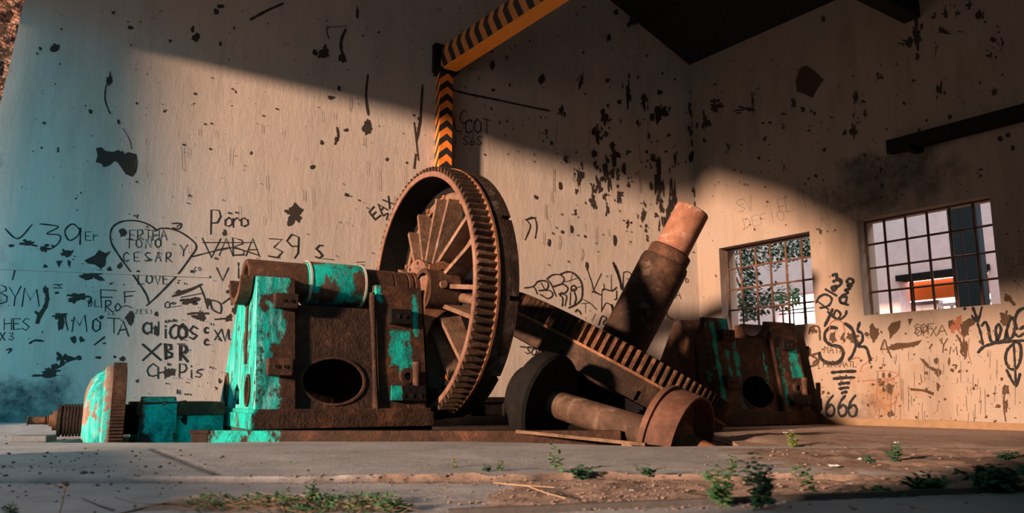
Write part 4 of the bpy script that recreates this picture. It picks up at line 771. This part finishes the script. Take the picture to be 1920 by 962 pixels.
# ------------------------------------------------------------------ big gears
def gear(name, label, loc, rot, shaft, hub_detail=True, mats=None, spin=0.0):
    """x is the axle; the toothed band runs x 0..TW, the plain notched ring beyond it"""
    t = thing(name, label, 'gear wheel', loc, rot)
    RT, RR, RI, TW, RW, N = 1.55, 1.485, 1.435, .27, .25, 104
    m_teeth, m_ring, m_rim, m_spoke = mats; m_spoke_web = RUST_DARK
    g = MB(); n = N * 4; vs = []; fs = []
    rad = [RR, RT, RT - .004, RR]
    for x in (.012, TW - .03):
        for i in range(n):
            k = i % 4; a = 2 * pi * (i // 4 + (.0, .22, .45, .68)[k]) / N; r = rad[k]; vs.append(V((x, r * cos(a), r * sin(a))))
    for i in range(n): j = (i + 1) % n; fs.append((i, j, n + j, n + i))
    g.add(vs, fs)
    for x, side in ((.012, 0), (TW - .03, 1)):            # tooth ends
        base = side * n
        for i in range(0, n, 4): g.add([vs[base + i], vs[base + i + 1], vs[base + i + 2], vs[base + i + 3]], [(0, 1, 2, 3)])
    g.build('toothed_band', m_teeth, t)
    g = MB(); g.lathe([(.012, RR + .004), (.0, RR), (.0, RI - .01), (.012, RI - .015), (.02, RI), (TW - .03, RI), (TW - .03, RR - .01), (.012, RR + .004)], 128); g.build('rim_face', m_rim, t)
    g = MB(); g.lathe([(.014, RI - .004), (.014, RI - .016), (TW + RW, RI - .016), (TW + RW, RI - .004)], 128); g.build('inner_face', BLACK_IRON, t)
    g = MB(); g.lathe([(TW - .03, RR - .02), (TW - .03, RT + .006), (TW, RT + .006), (TW, RR - .02)], 128); g.build('shroud_flange', RUST_HOT, t)
    g = MB(); segs = 10; x0, x1, xm = TW, TW + RW, TW + .13
    g.lathe([(x0, RI), (x0, RT - .01), (xm, RT - .01), (xm, RI), (x0, RI)], 120)
    for k in range(segs):
        a0 = 2 * pi * k / segs + .16; a1 = a0 + 2 * pi / segs - .035
        prof = [(xm, RI), (xm, RT - .01), (x1, RT - .015), (x1, RI)]
        g.lathe(prof, 12, a0=a0, a1=a1)
        for a in (a0, a1): g.add([V((x, r * cos(a), r * sin(a))) for x, r in prof], [(0, 1, 2, 3)])
    g.build('plain_ring', m_ring, t)
    # bolted ring inside the rim that carries the spokes
    xr = .33
    g = MB(); g.lathe([(xr, 1.15), (xr, 1.235), (xr + .03, 1.27), (xr + .13, 1.27), (xr + .13, 1.15), (xr, 1.15)], 96); g.build('spoke_ring', m_spoke, t)
    g = MB(); g.lathe([(xr + .05, 1.25), (xr + .05, RI), (xr + .10, RI), (xr + .10, 1.25)], 96); g.build('web', BLACK_IRON, t)
    for k in range(16):
        a = 2 * pi * (k + .5) / 16 + spin; q = MB(); M = Matrix.Rotation(a, 4, 'X')
        q.box(xr - .025, xr + .02, -.03, .03, 1.20, 1.255, M=M, bev=.01); q.build('lug', RUST_HOT, t)
    # spokes
    ns = 8
    for k in range(ns):
        a = 2 * pi * k / ns + spin; M = Matrix.Rotation(a, 4, 'X'); q = MB(); xc = .30
        w0, w1, r0, r1 = .10, .175, .28, 1.17
        q.plate([(-w0, r0), (w0, r0), (w1, r1), (.09, r1 + .0), (.05, r1 - .07), (-.05, r1 - .07), (-.09, r1), (-w1, r1)], [], xc + .05, xc + .09, lambda u, v, w: M @ V((w, u, v)))
        spk = q.build('spoke', m_spoke_web, t); q = MB()
        for s in (-1, 1):
            h0, h1 = .30, .20
            q.add([M @ V((x, s * (w + o), r)) for (w, r, hh) in ((w0, r0, h0), (w1, r1, h1)) for o in (-.026, .026) for x in (xc + .09 - hh, xc + .10)], [(0, 1, 3, 2), (4, 6, 7, 5), (0, 4, 5, 1), (2, 3, 7, 6), (0, 2, 6, 4), (1, 5, 7, 3)])
        q.tube([M @ V((xc + .03, 0, r0)), M @ V((xc + .03, 0, .7)), M @ V((xc + .05, 0, r1 - .06))], [.070, .055, .060], 12)
        q.build('flange', m_spoke, spk)
    # hub, with the bolted plate on the shaft side
    g = MB(); g.lathe([(.02, .215), (.02, .30), (.10, .33), (.42, .33), (.50, .30), (.55, .21)], 56); g.build('hub', m_spoke, t)
    if hub_detail:
        g = MB(); g.lathe([(-.07, .20), (-.07, .27), (-.035, .30), (-.035, .39), (.03, .39), (.03, .20)], 56); pl = g.build('hub_plate', RUST_PINK, t)
        for k in range(9):
            a = 2 * pi * k / 9 + .3; q = MB(); q.lathe([(-.037, .0), (-.037, .024), (-.030, .026)], 12, M=Matrix.Translation((0, .345 * cos(a), .345 * sin(a)))); q.build('bolt_hole', BLACK_IRON, pl)
        g = MB(); pl = []                                   # clamp loop standing out beside the hub
        out = [(-.10, .25), (-.30, .30), (-.47, .26), (-.53, .10), (-.53, -.10), (-.47, -.25), (-.30, -.33), (-.16, -.42), (-.05, -.62), (-.015, -.42), (-.02, -.20)]
        inn = [(-.17, .16), (-.30, .20), (-.40, .17), (-.435, .08), (-.435, -.08), (-.40, -.18), (-.28, -.25), (-.17, -.20)]
        g.plate(out, [inn], 0, .05, lambda u, v, w: V((-u * .82 - .12, -.37 - w, v + .03)))
        g.build('clamp_loop', RUST_HOT, t)
        g = MB(); g.lathe([(-.10, .20), (-.10, .25), (.30, .25)], 28, M=Matrix.Translation((0, -.33, -.02))); g.build('clamp_barrel', RUST, t)
        g = MB(); g.tube([V((.05, -.62, .02)), V((.05, -.30, .0))], .045, 10); g.build('clamp_bolt', RUST_PINK, t)
    return t
G1 = O1 + AX * 2.03 + HX * SY + V((0, 0, 1.71))
gm = (rust('gear_teeth_rust', amt=.35, dark=(.014, .009, .006), mid=(.055, .03, .018), hot=(.20, .115, .075)), rust('gear_ring_brown', amt=.3, dark=(.017, .012, .009), mid=(.042, .026, .018), hot=(.10, .066, .05), light=(.17, .14, .12), bump=.4, bs=12), RUST_PINK, RUST_PALE)
big = gear('big_gear', 'tall upright rusty gear wheel with spokes, on the turquoise bearing frame', G1, RF, None, True, gm, spin=radians(12))
SH_T = rust('turquoise_worn_shaft', amt=.4, paint=.55, dark=(.045, .026, .017), mid=(.10, .055, .035), bump=.25, bs=12)
SEAM = plain('pale_seam', (.55, .46, .38), .8, .2, 20, .1)
sh = MB(); x = lambda v: v - 2.03
sh.lathe([(x(.02), .0), (x(.02), .15), (x(-.03), .15), (x(-.03), .155)], 40)
sh.lathe([(x(.10), .0), (x(.10), .155), (x(-.04), .155), (x(-.05), .165), (x(-.05), .215), (x(-.03), .222), (x(.62), .222)], 48); so = sh.build('shaft', RUST_PIPE, big)
sh = MB(); sh.lathe([(x(.60), .21), (x(.60), .247), (x(.63), .252), (x(1.26), .252), (x(1.29), .247), (x(1.29), .21)], 48); sh.build('painted_sleeve', SH_T, so)
for v in (.625, 1.265):
    sh = MB(); sh.lathe([(x(v - .012), .22), (x(v - .012), .258), (x(v + .012), .258), (x(v + .012), .22)], 48); sh.build('seam_ring', SEAM, so)
sh = MB(); sh.lathe([(x(1.27), .218), (x(1.62), .218), (x(1.625), .210), (x(1.64), .210), (x(1.645), .216), (x(1.80), .214), (x(1.805), .205), (x(1.82), .205), (x(1.825), .222), (x(1.87), .222), (x(1.875), .21), (x(1.90), .21), (x(1.905), .225), (x(1.95), .225), (x(1.955), .215), (x(2.05), .215)], 48); sh.build('journal', RUST_PIPE, so)
sh = MB(); sh.lathe([(.03, .20), (.75, .20), (.77, .185), (.77, 0)], 40); sh.build('far_stub', RUST_DARK, so)
# second gear lying tilted with its stepped shaft pointing up
C2 = at(1155, 685, 10.8)
ax2 = V((.476, -.06, .878)).normalized()
R2 = basis(-ax2, V((0, -1, 0)))
gm2 = (rust('gear_teeth_dark', amt=.45, dark=(.014, .009, .006), mid=(.055, .026, .013), hot=(.22, .105, .05)), rust('gear_ring_dark', amt=.4, dark=(.010, .007, .005), mid=(.030, .017, .011), hot=(.085, .05, .031), bump=.4, bs=12), RUST_DARK, RUST_DARK)
C2 = at(1147, 684, 10.9)
lean = gear('leaning_gear', 'rusty gear wheel tipped on its side, thick stepped shaft pointing up to the right', C2 + ax2 * .26, R2, None, False, gm2, spin=.2); lean.scale = (1.07, 1.07, 1.07)
SH2 = rust('streaked_dark_shaft', amt=.35, dark=(.014, .009, .007), mid=(.036, .019, .012), hot=(.11, .057, .032), light=(.14, .095, .07), bump=.3, bs=12)
sh = MB(); sh.lathe([(.10, .30), (-.1, .31), (-1.20, .315), (-1.26, .30), (-1.26, .20)], 48); s2 = sh.build('shaft', SH2, lean)
sh = MB(); sh.lathe([(-1.24, .275), (-1.40, .275), (-1.42, .25), (-1.42, .20)], 48); sh.build('shoulder', RUST, s2)
sh = MB(); sh.lathe([(-1.36, .222), (-2.01, .222), (-2.03, .205), (-2.03, .0)], 48); sh.build('journal', rust('scratched_pink_journal', amt=.8, dark=(.11, .05, .032), mid=(.22, .10, .06), hot=(.34, .18, .12), light=(.42, .31, .25), bump=.15), s2)

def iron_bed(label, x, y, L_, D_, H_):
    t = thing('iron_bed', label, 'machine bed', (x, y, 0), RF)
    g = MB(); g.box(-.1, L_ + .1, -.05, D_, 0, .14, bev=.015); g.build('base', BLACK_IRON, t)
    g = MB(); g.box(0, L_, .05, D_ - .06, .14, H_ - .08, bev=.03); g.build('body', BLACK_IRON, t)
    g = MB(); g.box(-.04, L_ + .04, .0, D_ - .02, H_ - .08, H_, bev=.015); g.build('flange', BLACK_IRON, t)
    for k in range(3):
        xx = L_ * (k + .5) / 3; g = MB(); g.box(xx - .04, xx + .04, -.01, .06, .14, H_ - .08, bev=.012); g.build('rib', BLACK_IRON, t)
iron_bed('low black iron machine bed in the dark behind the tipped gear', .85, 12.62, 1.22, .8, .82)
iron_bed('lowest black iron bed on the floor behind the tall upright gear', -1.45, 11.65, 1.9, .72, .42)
# ------------------------------------------------------------------ fallen axle with a flanged wheel at each end
A0, A1 = at(1040, 757, 8.75), at(1245, 823, 8.0)
adir = (A1 - A0).normalized(); RA = basis(adir)
L = (A1 - A0).length
t = thing('flanged_axle', 'fallen axle with flanged wheel at its near end, sloping below the tipped gear', 'axle', A0, RA)
g = MB(); g.lathe([(-.3, .12), (.0, .145), (L * .5, .155), (L * .92, .165), (L * .95, .18), (L + .05, .18)], 40); g.build('shaft', rust('speckled_axle', amt=.35, dark=(.024, .015, .010), mid=(.062, .036, .023), hot=(.12, .072, .048), light=(.16, .11, .08), bump=.3), t)
g = MB(); g.lathe([(L + .02, .17), (L + .02, .46), (L - .03, .50), (L - .03, .535), (L + .03, .535), (L + .035, .505), (L + .085, .505), (L + .09, .52), (L + .30, .50), (L + .30, .475), (L + .10, .47), (L + .10, .17)], 72); g.build('flanged_wheel', rust('wheel_rim_rust', amt=.6, dark=(.045, .022, .014), mid=(.095, .045, .029), hot=(.165, .085, .058), bump=.2, bs=12), t)
g = MB(); g.lathe([(L + .09, .26), (L + .22, .20), (L + .26, .125), (L + .55, .085), (L + .62, .075), (L + .63, .09), (L + .66, .09), (L + .66, .0)], 36); g.build('spindle', RUST_HOT, t)
g = MB(); g.lathe([(-.02, .14), (-.02, .50), (-.05, .53), (-.22, .53), (-.25, .50), (-.25, .15)], 64); g.build('drum', BLACK_IRON, t)
g = MB(); g.lathe([(-.25, .15), (-.27, .34), (-.45, .31), (-.52, .18), (-.52, .0)], 40); g.build('drum_boss', BLACK_IRON, t)

# ------------------------------------------------------------------ small geared drum at the left
D0 = at(209, 787, 8.55)
RD0 = basis(V((cos(radians(27)), sin(radians(27)), 0)))
t = thing('geared_drum', 'small turquoise bell-shaped drum with toothed ring at the left end of the pit', 'drum', D0, RD0)
BELL = rust('pale_turquoise_bell', amt=.9, dark=(.16, .08, .05), mid=(.20, .125, .085), hot=(.32, .24, .19), boxes=[((-.14, -.4, .0), (.07, .6, .52)), ((-.2, -.4, -.3), (.15, .6, .25))], wob=.08, streak=True, bump=.25)
g = MB(); g.lathe([(-.27, .15), (-.27, .24), (-.255, .33), (-.22, .42), (-.17, .475), (-.13, .50), (-.10, .51), (-.085, .55), (-.06, .565), (-.02, .565), (-.02, .3)], 72); g.build('bell', BELL, t)
g = MB(); N = 110; prof = []
vs = []; fs = []
for xx in (-.02, .105):
    for i in range(N * 2): r = .600 if i % 2 else .578; a = 2 * pi * i / (N * 2); vs.append(V((xx, r * cos(a), r * sin(a))))
n = N * 2
for i in range(n): j = (i + 1) % n; fs.append((i, j, n + j, n + i))
g.add(vs, fs); g.lathe([(-.02, .578), (-.028, .55), (-.028, .30)], 72); g.lathe([(.105, .585), (.11, .55), (.11, .12)], 72); g.build('toothed_ring', RUST, t)
g = MB(); pr = [(-.30, .10)]
for k in range(6): pr += [(-.31 - .052 * k, .14), (-.313 - .052 * k, .165), (-.352 - .052 * k, .165), (-.355 - .052 * k, .14)]
pr += [(-.64, .15), (-.645, .165), (-.70, .165), (-.70, .09), (-.73, .085)]; pr = [(-.27 + (x + .30) * .56, r) for x, r in pr]; g.lathe(pr, 36); g.build('disc_stack', RUST_DARK, t)
g = MB(); g.lathe([(-.27 + (x + .30) * .56, r) for x, r in [(-.70, .08), (-.71, .10), (-.78, .10), (-.785, .06), (-.84, .058), (-.845, .035), (-.86, .05), (-.875, .035), (-.90, .05), (-.90, .038), (-1.16, .038), (-1.165, .05), (-1.18, .05), (-1.18, 0)]], 28); g.build('spindle', RUST_HOT, t)
g = MB(); g.lathe([(.10, .16), (.30, .15), (.64, .15), (.65, .19), (.72, .20), (.74, .17), (.80, .16), (.80, .10), (.85, .10), (.87, .08), (.87, 0)], 36); g.build('shaft', BLACK_IRON, t)
blk = MB(); blk.plate([(-.30, -.92), (.30, -.92), (.30, .08)] + [(.30 * cos(pi * .08 + pi * .84 * i / 14), .04 + .20 * sin(pi * .08 + pi * .84 * i / 14)) for i in range(15)] + [(-.30, .08)], [], .27, .61, lambda u, v, w: V((w, u, v))); blk.build('bearing_block', rust('turquoise_block', amt=.2, boxes=[((.46, -.3, .1), (.16, .4, .22)), ((.50, -.3, -.2), (.09, .4, .3))], wob=.06, bump=.3), t)
# box beams behind it
g = MB(); t = thing('machine_bed', 'low brown and turquoise steel bed behind the small drum', 'machine bed', P1(-.95, .95, 0), RF)
BEDM = rust('bed_turquoise', amt=.3, paint=.72, bump=.4)
g.box(0, .84, 0, .9, -.74, .24, bev=.01); g.build('side_plate', BEDM, t)
g = MB(); g.box(-.04, .84, -.03, .93, .24, .38, bev=.01); g.build('top_beam', RUST, t)
g = MB(); g.box(.20, .23, -.05, .0, -.3, .39, bev=.004); g.build('strip', RUST_PALE, t)

# ------------------------------------------------------------------ weeds, twigs, gravel, scraps
def leaf_mat(name, a, b):
    k = NT(name); c = k.mix(k.noise(30, 3, .6), a, b); m_ = k.out(c, .6)
    k.b.inputs['Subsurface Weight'].default_value = 0.0; return m_
LEAF = leaf_mat('weed_leaf', (.035, .10, .045), (.07, .17, .06)); LEAF_D = leaf_mat('dark_weed_leaf', (.015, .055, .035), (.03, .10, .05)); LEAF_Y = leaf_mat('yellowish_weed_leaf', (.16, .20, .045), (.10, .16, .04))
STEM = plain('weed_stem', (.12, .14, .055), .8, .3, 20, .1); DRY = plain('dry_straw', (.36, .25, .15), .9, .4, 20, .1); TWIG = plain('dry_twig', (.14, .09, .06), .9, .4, 20, .3)
PETAL = plain('white_petal', (.80, .78, .72), .7, .05, 9, .05); STONE = plain('pebble_stone', (.13, .105, .095), .9, .5, 3, .4)
def add_leaf(g, p, d, L, w, r_, cup=.25):
    """a pointed leaf from p along d"""
    d = d.normalized(); sd = d.cross(V((0, 0, 1)));
    if sd.length < .05: sd = V((1, 0, 0))
    sd.normalize(); a = r_.uniform(-.6, .6); nrm = sd.cross(d).normalized(); sd = (sd * cos(a) + nrm * sin(a)).normalized(); nrm = sd.cross(d).normalized()
    q = [p, p + d * L * .3 + sd * w * .42 - nrm * w * cup * .5, p + d * L * .6 + sd * w * .5 - nrm * w * cup, p + d * L - nrm * L * .18, p + d * L * .6 - sd * w * .5 - nrm * w * cup, p + d * L * .3 - sd * w * .42 - nrm * w * cup * .5, p + d * L * .5 + nrm * w * .05]
    g.add(q, [(0, 1, 6), (1, 2, 6), (2, 3, 6), (3, 4, 6), (4, 5, 6), (5, 0, 6)], True)
def zfloor(x, y):
    return near_h(x, y) if y < 7.0 and -4.4 < x < 7 else (right_h(x, y) if x > 2.15 and y < 10.6 else 0.0)
def weed(px, py, hpx, spread, nst, nl, ll, label, cat='weed', leaf=LEAF, flowers=0, seed=1, lean=0.0, lw=.5, droop=.3, bare=.15):
    r_ = random.Random(seed); p = ground(px, py); p.z = zfloor(p.x, p.y) - .004; sc = p.y / F; H = hpx * sc
    t = thing('weed', label, cat, p); st, lf, fl = MB(), MB(), MB()
    for k in range(nst):
        a = r_.random() * 2 * pi; h = H * (1 if k == 0 else r_.uniform(.45, .95)); o = spread * sc * r_.uniform(.2, 1) * (0.3 if k == 0 else 1)
        pts = []
        for i in range(6):
            u = i / 5; pts.append(V((cos(a) * o * u ** 1.3 + lean * H * u * u + r_.uniform(-.03, .03) * H * u, sin(a) * o * .8 * u ** 1.3, h * u * (1 - .1 * u))))
        st.tube(pts, [max(.0012, .010 * H ** .5 * .25 * (1 - .7 * i / 5)) for i in range(6)], 5)
        for j in range(int(nl * 1.5)):
            u = bare + (1 - bare) * (j + r_.random()) / int(nl * 1.5); i = min(4, int(u * 5)); q = pts[i].lerp(pts[i + 1], u * 5 - i)
            b = r_.random() * 2 * pi; d = V((cos(b), sin(b), r_.uniform(-droop, .7)))
            s = ll * sc * 1.35 * r_.uniform(.6, 1.15) * (1.1 - .45 * u); add_leaf(lf, q, d, s, s * lw, r_)
        if k < flowers:
            for i in range(6):
                b = 2 * pi * i / 6; add_leaf(fl, pts[-1], V((cos(b), sin(b), .3)), 5 * sc, 3.5 * sc, r_)
    st.build('stem', STEM, t); lf.build('leaves', leaf, t, fix=False)
    if flowers: fl.build('flower', PETAL, t, fix=False)
    return t
weed(1487, 838, 36, 16, 6, 9, 9, 'small yellow-green weed with white flowers in front of the empty frame', leaf=LEAF_Y, flowers=2, seed=3)
weed(1052, 884, 62, 14, 3, 6, 15, 'slender weed with bent top on the slab edge at the centre', leaf=LEAF, seed=5, lean=-.25)
weed(1085, 896, 28, 40, 9, 7, 13, 'low spreading dark weed to the right of the slender bent weed', leaf=LEAF_D, seed=6)
weed(912, 884, 17, 12, 4, 5, 9, 'little round-leaved weed in the slab joint, left of the centre gravel', leaf=LEAF_D, seed=7)
weed(938, 884, 22, 10, 4, 6, 8, 'little green weed just right of the round-leaved one in the joint', leaf=LEAF, seed=8)
weed(851, 876, 18, 8, 3, 5, 6, 'tiny dry yellow sprig on the slab below the big gear', leaf=LEAF_Y, seed=9)
weed(547, 886, 22, 3, 1, 4, 9, 'single tiny sprig on the step of the slab, left of centre', leaf=LEAF, seed=10, bare=.75)
weed(590, 925, 40, 22, 5, 8, 14, 'leafy green weed rising from the weed mat on the front slab', leaf=LEAF, seed=11)
weed(1352, 950, 90, 34, 9, 13, 17, 'tall branching weed, left one of the pair standing before the steel edging', leaf=LEAF, seed=12)
weed(1428, 956, 116, 38, 10, 14, 19, 'tallest weed in the foreground, right one of the pair before the edging', leaf=LEAF_D, seed=13)
weed(1528, 926, 72, 16, 3, 7, 17, 'weed with leaning stem and a leafy head, right of the tall pair', leaf=LEAF, seed=14, lean=-.35, bare=.35)
weed(1682, 868, 38, 22, 6, 9, 11, 'small bushy weed with one white flower on the dirt', leaf=LEAF_D, flowers=1, seed=15)
weed(1628, 868, 20, 14, 4, 7, 9, 'tiny round weed left of the bushy one on the dirt', leaf=LEAF_D, seed=16)
weed(1655, 926, 28, 56, 16, 12, 17, 'low sprawling weed along the steel edging', leaf=LEAF, seed=17, droop=.1)
weed(1742, 922, 48, 48, 22, 14, 17, 'rounded green weed clump along the steel edging', leaf=LEAF, seed=18)
weed(1870, 922, 62, 80, 40, 15, 18, 'largest dark weed clump at the right edge of the frame', leaf=LEAF_D, seed=19)
weed(1880, 866, 18, 36, 10, 7, 10, 'flat dark weed patch on the dirt behind the largest clump', leaf=LEAF_D, seed=20)
weed(1215, 893, 22, 40, 8, 6, 10, 'sparse low weed among the rubble right of centre', leaf=LEAF_D, seed=21)
weed(22, 948, 26, 22, 7, 6, 12, 'small green weed in the lower left corner', leaf=LEAF, seed=22, lw=.25)
weed(1370, 880, 30, 8, 2, 5, 12, 'thin weed with rounded top leaves behind the tall pair', leaf=LEAF, seed=23, bare=.6)
weed(750, 944, 26, 30, 7, 7, 13, 'dark leafy weed at the right end of the weed mat', leaf=LEAF_D, seed=24)
# mat of grass and straw on the front slab
r_ = random.Random(31); g = MB(); g2 = MB()
for _ in range(900):
    px = 350 + 400 * r_.random() ** .85; py = 938 + r_.gauss(0, 8) + (px - 560) * .01
    p = ground(px, py); p.z = zfloor(p.x, p.y) - .003; b = r_.random() * 2 * pi
    if r_.random() < .42 + .3 * (px > 520): add_leaf(g, p + V((0, 0, r_.random() * .03)), V((cos(b), sin(b), r_.uniform(.1, .9))), r_.uniform(.02, .05), r_.uniform(.008, .022), r_)
    else: g2.tube([p + V((0, 0, r_.random() * .02)), p + V((cos(b) * .04, sin(b) * .03, r_.uniform(.0, .035))), p + V((cos(b) * .10, sin(b) * .06, r_.uniform(.0, .03)))], .0012, 3, False)
t = thing('weed_mat', 'long low mat of dry grass and small green leaves on the front slab', 'weed mat', ground(560, 940)); t['kind'] = 'stuff'
def shift(o, t): o.matrix_parent_inverse = Matrix.Translation(-t.location)
o = g.build('leaves', LEAF, t, fix=False); shift(o, t); o['kind'] = 'stuff'; o = g2.build('dry_grass', DRY, t, fix=False); shift(o, t); o['kind'] = 'stuff'
def lay(pts, z=.006): 
    o = []
    for px, py in pts: p = ground(px, py); p.z = zfloor(p.x, p.y) + z; o.append(p)
    return o
g = MB(); g.tube(lay([(415, 936), (360, 938), (310, 937), (255, 946), (205, 955)]), [.006, .005, .0045, .004, .002], 6); g.tube(lay([(215, 945), (190, 938), (155, 924)]), [.004, .003, .002], 6); tag(g.build('twig', TWIG), 'dark forked dry twig left of the weed mat on the front slab', 'twig')
g = MB(); g.tube(lay([(215, 922), (245, 930), (290, 934), (350, 930)]), .0022, 5); tag(g.build('straw', DRY), 'pale dry stalk lying above the dark twig', 'straw')
g = MB(); g.tube(lay([(945, 903), (990, 913), (1020, 922), (1060, 934)], .02), .0028, 5); tag(g.build('straw', DRY), 'long pale dry stalk across the rubble at the centre', 'straw')
g = MB(); g.tube(lay([(925, 902), (975, 910), (1040, 912)], .02), .0022, 5); tag(g.build('straw', DRY), 'short pale dry stalk above the long one in the rubble', 'straw')
g = MB(); p = lay([(112, 955), (118, 955)]); g.tube([p[0], p[0] + V((.01, 0, .06)), p[0] + V((.015, 0, .11)), p[0] + V((-.01, 0, .125))], [.003, .003, .003, .002], 5); tag(g.build('dry_stalk', DRY), 'upright hooked dry stalk on the front slab at the far left', 'stalk')
g = MB(); a, b = V((.05, 7.98, .115)), V((1.2, 7.3, .03)); g.add(seg_box(a, b, .05, .03), BARF); tag(g.build('timber_lath', rust('old_lath', dark=(.06, .035, .02), mid=(.16, .10, .06), hot=(.3, .2, .13), amt=.5)), 'thin brown timber lath lying along the pit edge by the axle', 'lath')
def stones(g, n, fn, s0, s1, r_):
    for _ in range(n):
        q = fn(r_)
        if q is None: continue
        p = V(q); s = s0 + (s1 - s0) * r_.random() ** 4; vs = []
        for (x, y, z) in ((1, 0, 0), (-1, 0, 0), (0, 1, 0), (0, -1, 0), (0, 0, 1), (0, 0, -1), (.7, .7, .5), (-.7, .6, .5), (.6, -.7, .5), (-.7, -.6, .5)):
            k = s * r_.uniform(.65, 1.1); vs.append(p + V((x * k, y * k, z * k * .75 + s * .35)))
        bm = bmesh.new(); [bm.verts.new(v) for v in vs]; h = bmesh.ops.convex_hull(bm, input=list(bm.verts)); bm.verts.index_update()
        g.add([v.co.copy() for v in bm.verts], [[v.index for v in f.verts] for f in bm.faces]); bm.free()
def on(px, py):
    p = ground(px, py)
    if -4.5 < p.x < 2.3 and p.y > 7.2: return None
    return (p.x, p.y, zfloor(p.x, p.y) - .002)
r_ = random.Random(41); g = MB()
stones(g, 420, lambda r: on(abs(r.gauss(0, 230)), r.uniform(797, 905)), .004, .020, r_); stones(g, 120, lambda r: on(r.uniform(0, 760), r.uniform(890, 960)), .003, .012, r_); stones(g, 90, lambda r: on(r.uniform(480, 1200), r.uniform(832, 880)), .003, .012, r_)
tag(g.build('gravel', STONE, fix=False), 'fine dark gravel strewn over the concrete slab on the left', 'gravel', kind='stuff')
g = MB(); stones(g, 1500, lambda r: on(r.gauss(1120, 230), r.uniform(893, 958)) , .003, .013, r_); stones(g, 260, lambda r: on(r.uniform(520, 960), r.gauss(894, 3)), .003, .011, r_); stones(g, 200, lambda r: on(r.uniform(1300, 1880), r.uniform(838, 915)), .004, .02, r_)
tag(g.build('rubble', plain('rubble_stone', (.20, .15, .125), .9, .5, 4, .4), fix=False), 'small stones and clods in the dirt strip across the foreground', 'rubble', kind='stuff')
g = MB(); g.box(-.17, .17, -.12, .12, 0, .06, bev=.012); o = g.build('concrete_chunk', plain('grey_concrete_chunk', (.14, .14, .135), .95, .3, 8, .6)); o.location = (-4.73, 8.05, 0); o.rotation_euler.z = .12; tag(o, 'grey broken slab piece under the stepped spindle of the small drum', 'concrete piece')
SCRAP = plain('white_plastic_scrap', (.62, .66, .68), .5, .15, 12, .3); SCRAPT = plain('turquoise_plastic_scrap', (.05, .45, .38), .5, .15, 12, .3)
for (px, py, w, m_, lab) in [(1616, 866, 12, SCRAP, 'white scrap beside the tiny round weed on the dirt'), (1560, 879, 20, SCRAP, 'widest white scrap lying flat on the dirt, right of the leaning weed'), (1592, 903, 13, SCRAP, 'pale scrap just behind the low sprawling weed'), (1781, 880, 13, SCRAP, 'upright pale scrap behind the rounded weed clump'), (1788, 858, 8, SCRAPT, 'small turquoise scrap on the dirt beyond the rounded clump'), (1183, 917, 9, SCRAP, 'small pale scrap in the rubble right of centre')]:
    p = ground(px, py); p.z = zfloor(p.x, p.y); sc = p.y / F; g = MB(); n = 5; q = []
    for j in range(n):
        for i in range(n): q.append(V(((i / 4 - .5) * w * sc * 1.1, (j / 4 - .5) * w * sc * .9, w * sc * (.16 + .28 * abs(noise.noise(V((px + i * .9, j * .9, px)))) - .10 * abs(i - 2) / 2))))
    g.add(q + [v - V((0, 0, .0015)) for v in q], [(j * n + i, j * n + i + 1, (j + 1) * n + i + 1, (j + 1) * n + i) for j in range(4) for i in range(4)] + [(25 + j * n + i, 25 + (j + 1) * n + i, 25 + (j + 1) * n + i + 1, 25 + j * n + i + 1) for j in range(4) for i in range(4)])
    o = g.build('plastic_scrap', m_, fix=False); o.location = p; o.rotation_euler.z = px * .7; tag(o, lab, 'scrap')
# foliage outside the left window
r_ = random.Random(51); g = MB(); br = MB()
def outpt(px, py, w): return onplane(px, py, CORNER + RN * w, RN)
for (pts) in ([(1378, 440), (1400, 470), (1440, 475), (1490, 462), (1535, 440)], [(1372, 470), (1395, 540), (1430, 552), (1470, 560), (1500, 545)], [(1380, 520), (1410, 590), (1440, 575)]):
    br.tube([outpt(a, b, 2.0 + .1 * i) for i, (a, b) in enumerate(pts)], [.022, .016, .012, .009, .006][:len(pts)], 6)
def leaves(n, fx, sy):
    for _ in range(n):
        px, py = fx(r_); p = outpt(px, py, r_.uniform(1.7, 2.4)); b = r_.random() * 2 * pi
        add_leaf(g, p, V((cos(b), sin(b), r_.uniform(-1.2, .3))), r_.uniform(.07, .13), r_.uniform(.045, .08), r_)
def band(x0, x1, yc, h): return lambda r: (lambda u: (x0 + (x1 - x0) * u, yc(u) + r.gauss(0, h * (1 - .45 * u))))(r.random())
leaves(700, band(1380, 1545, lambda u: 478 - 22 * u, 17), 0); leaves(220, lambda r: (1393 + abs(r.gauss(0, 14)), r.uniform(480, 560)), 0); leaves(520, band(1382, 1500, lambda u: 566 - 12 * u, 14), 0); leaves(110, lambda r: (1402 + r.gauss(0, 10), r.uniform(570, 600)), 0)
t = thing('tree', 'dark leafy branches hanging outside the left barred window', 'tree', outpt(1378, 440, 2.0)); o = g.build('leaves', LEAF_D, t, fix=False); shift(o, t)
trunk = V((outpt(1340, 600, 2.3).x, outpt(1340, 600, 2.3).y, 0)); br.tube([trunk, trunk + V((0, 0, 1.6)), outpt(1360, 500, 2.1), outpt(1378, 440, 2.0), outpt(1380, 380, 2.0)], [.07, .06, .05, .035, .02], 8); o = br.build('branches', TWIG, t); shift(o, t)
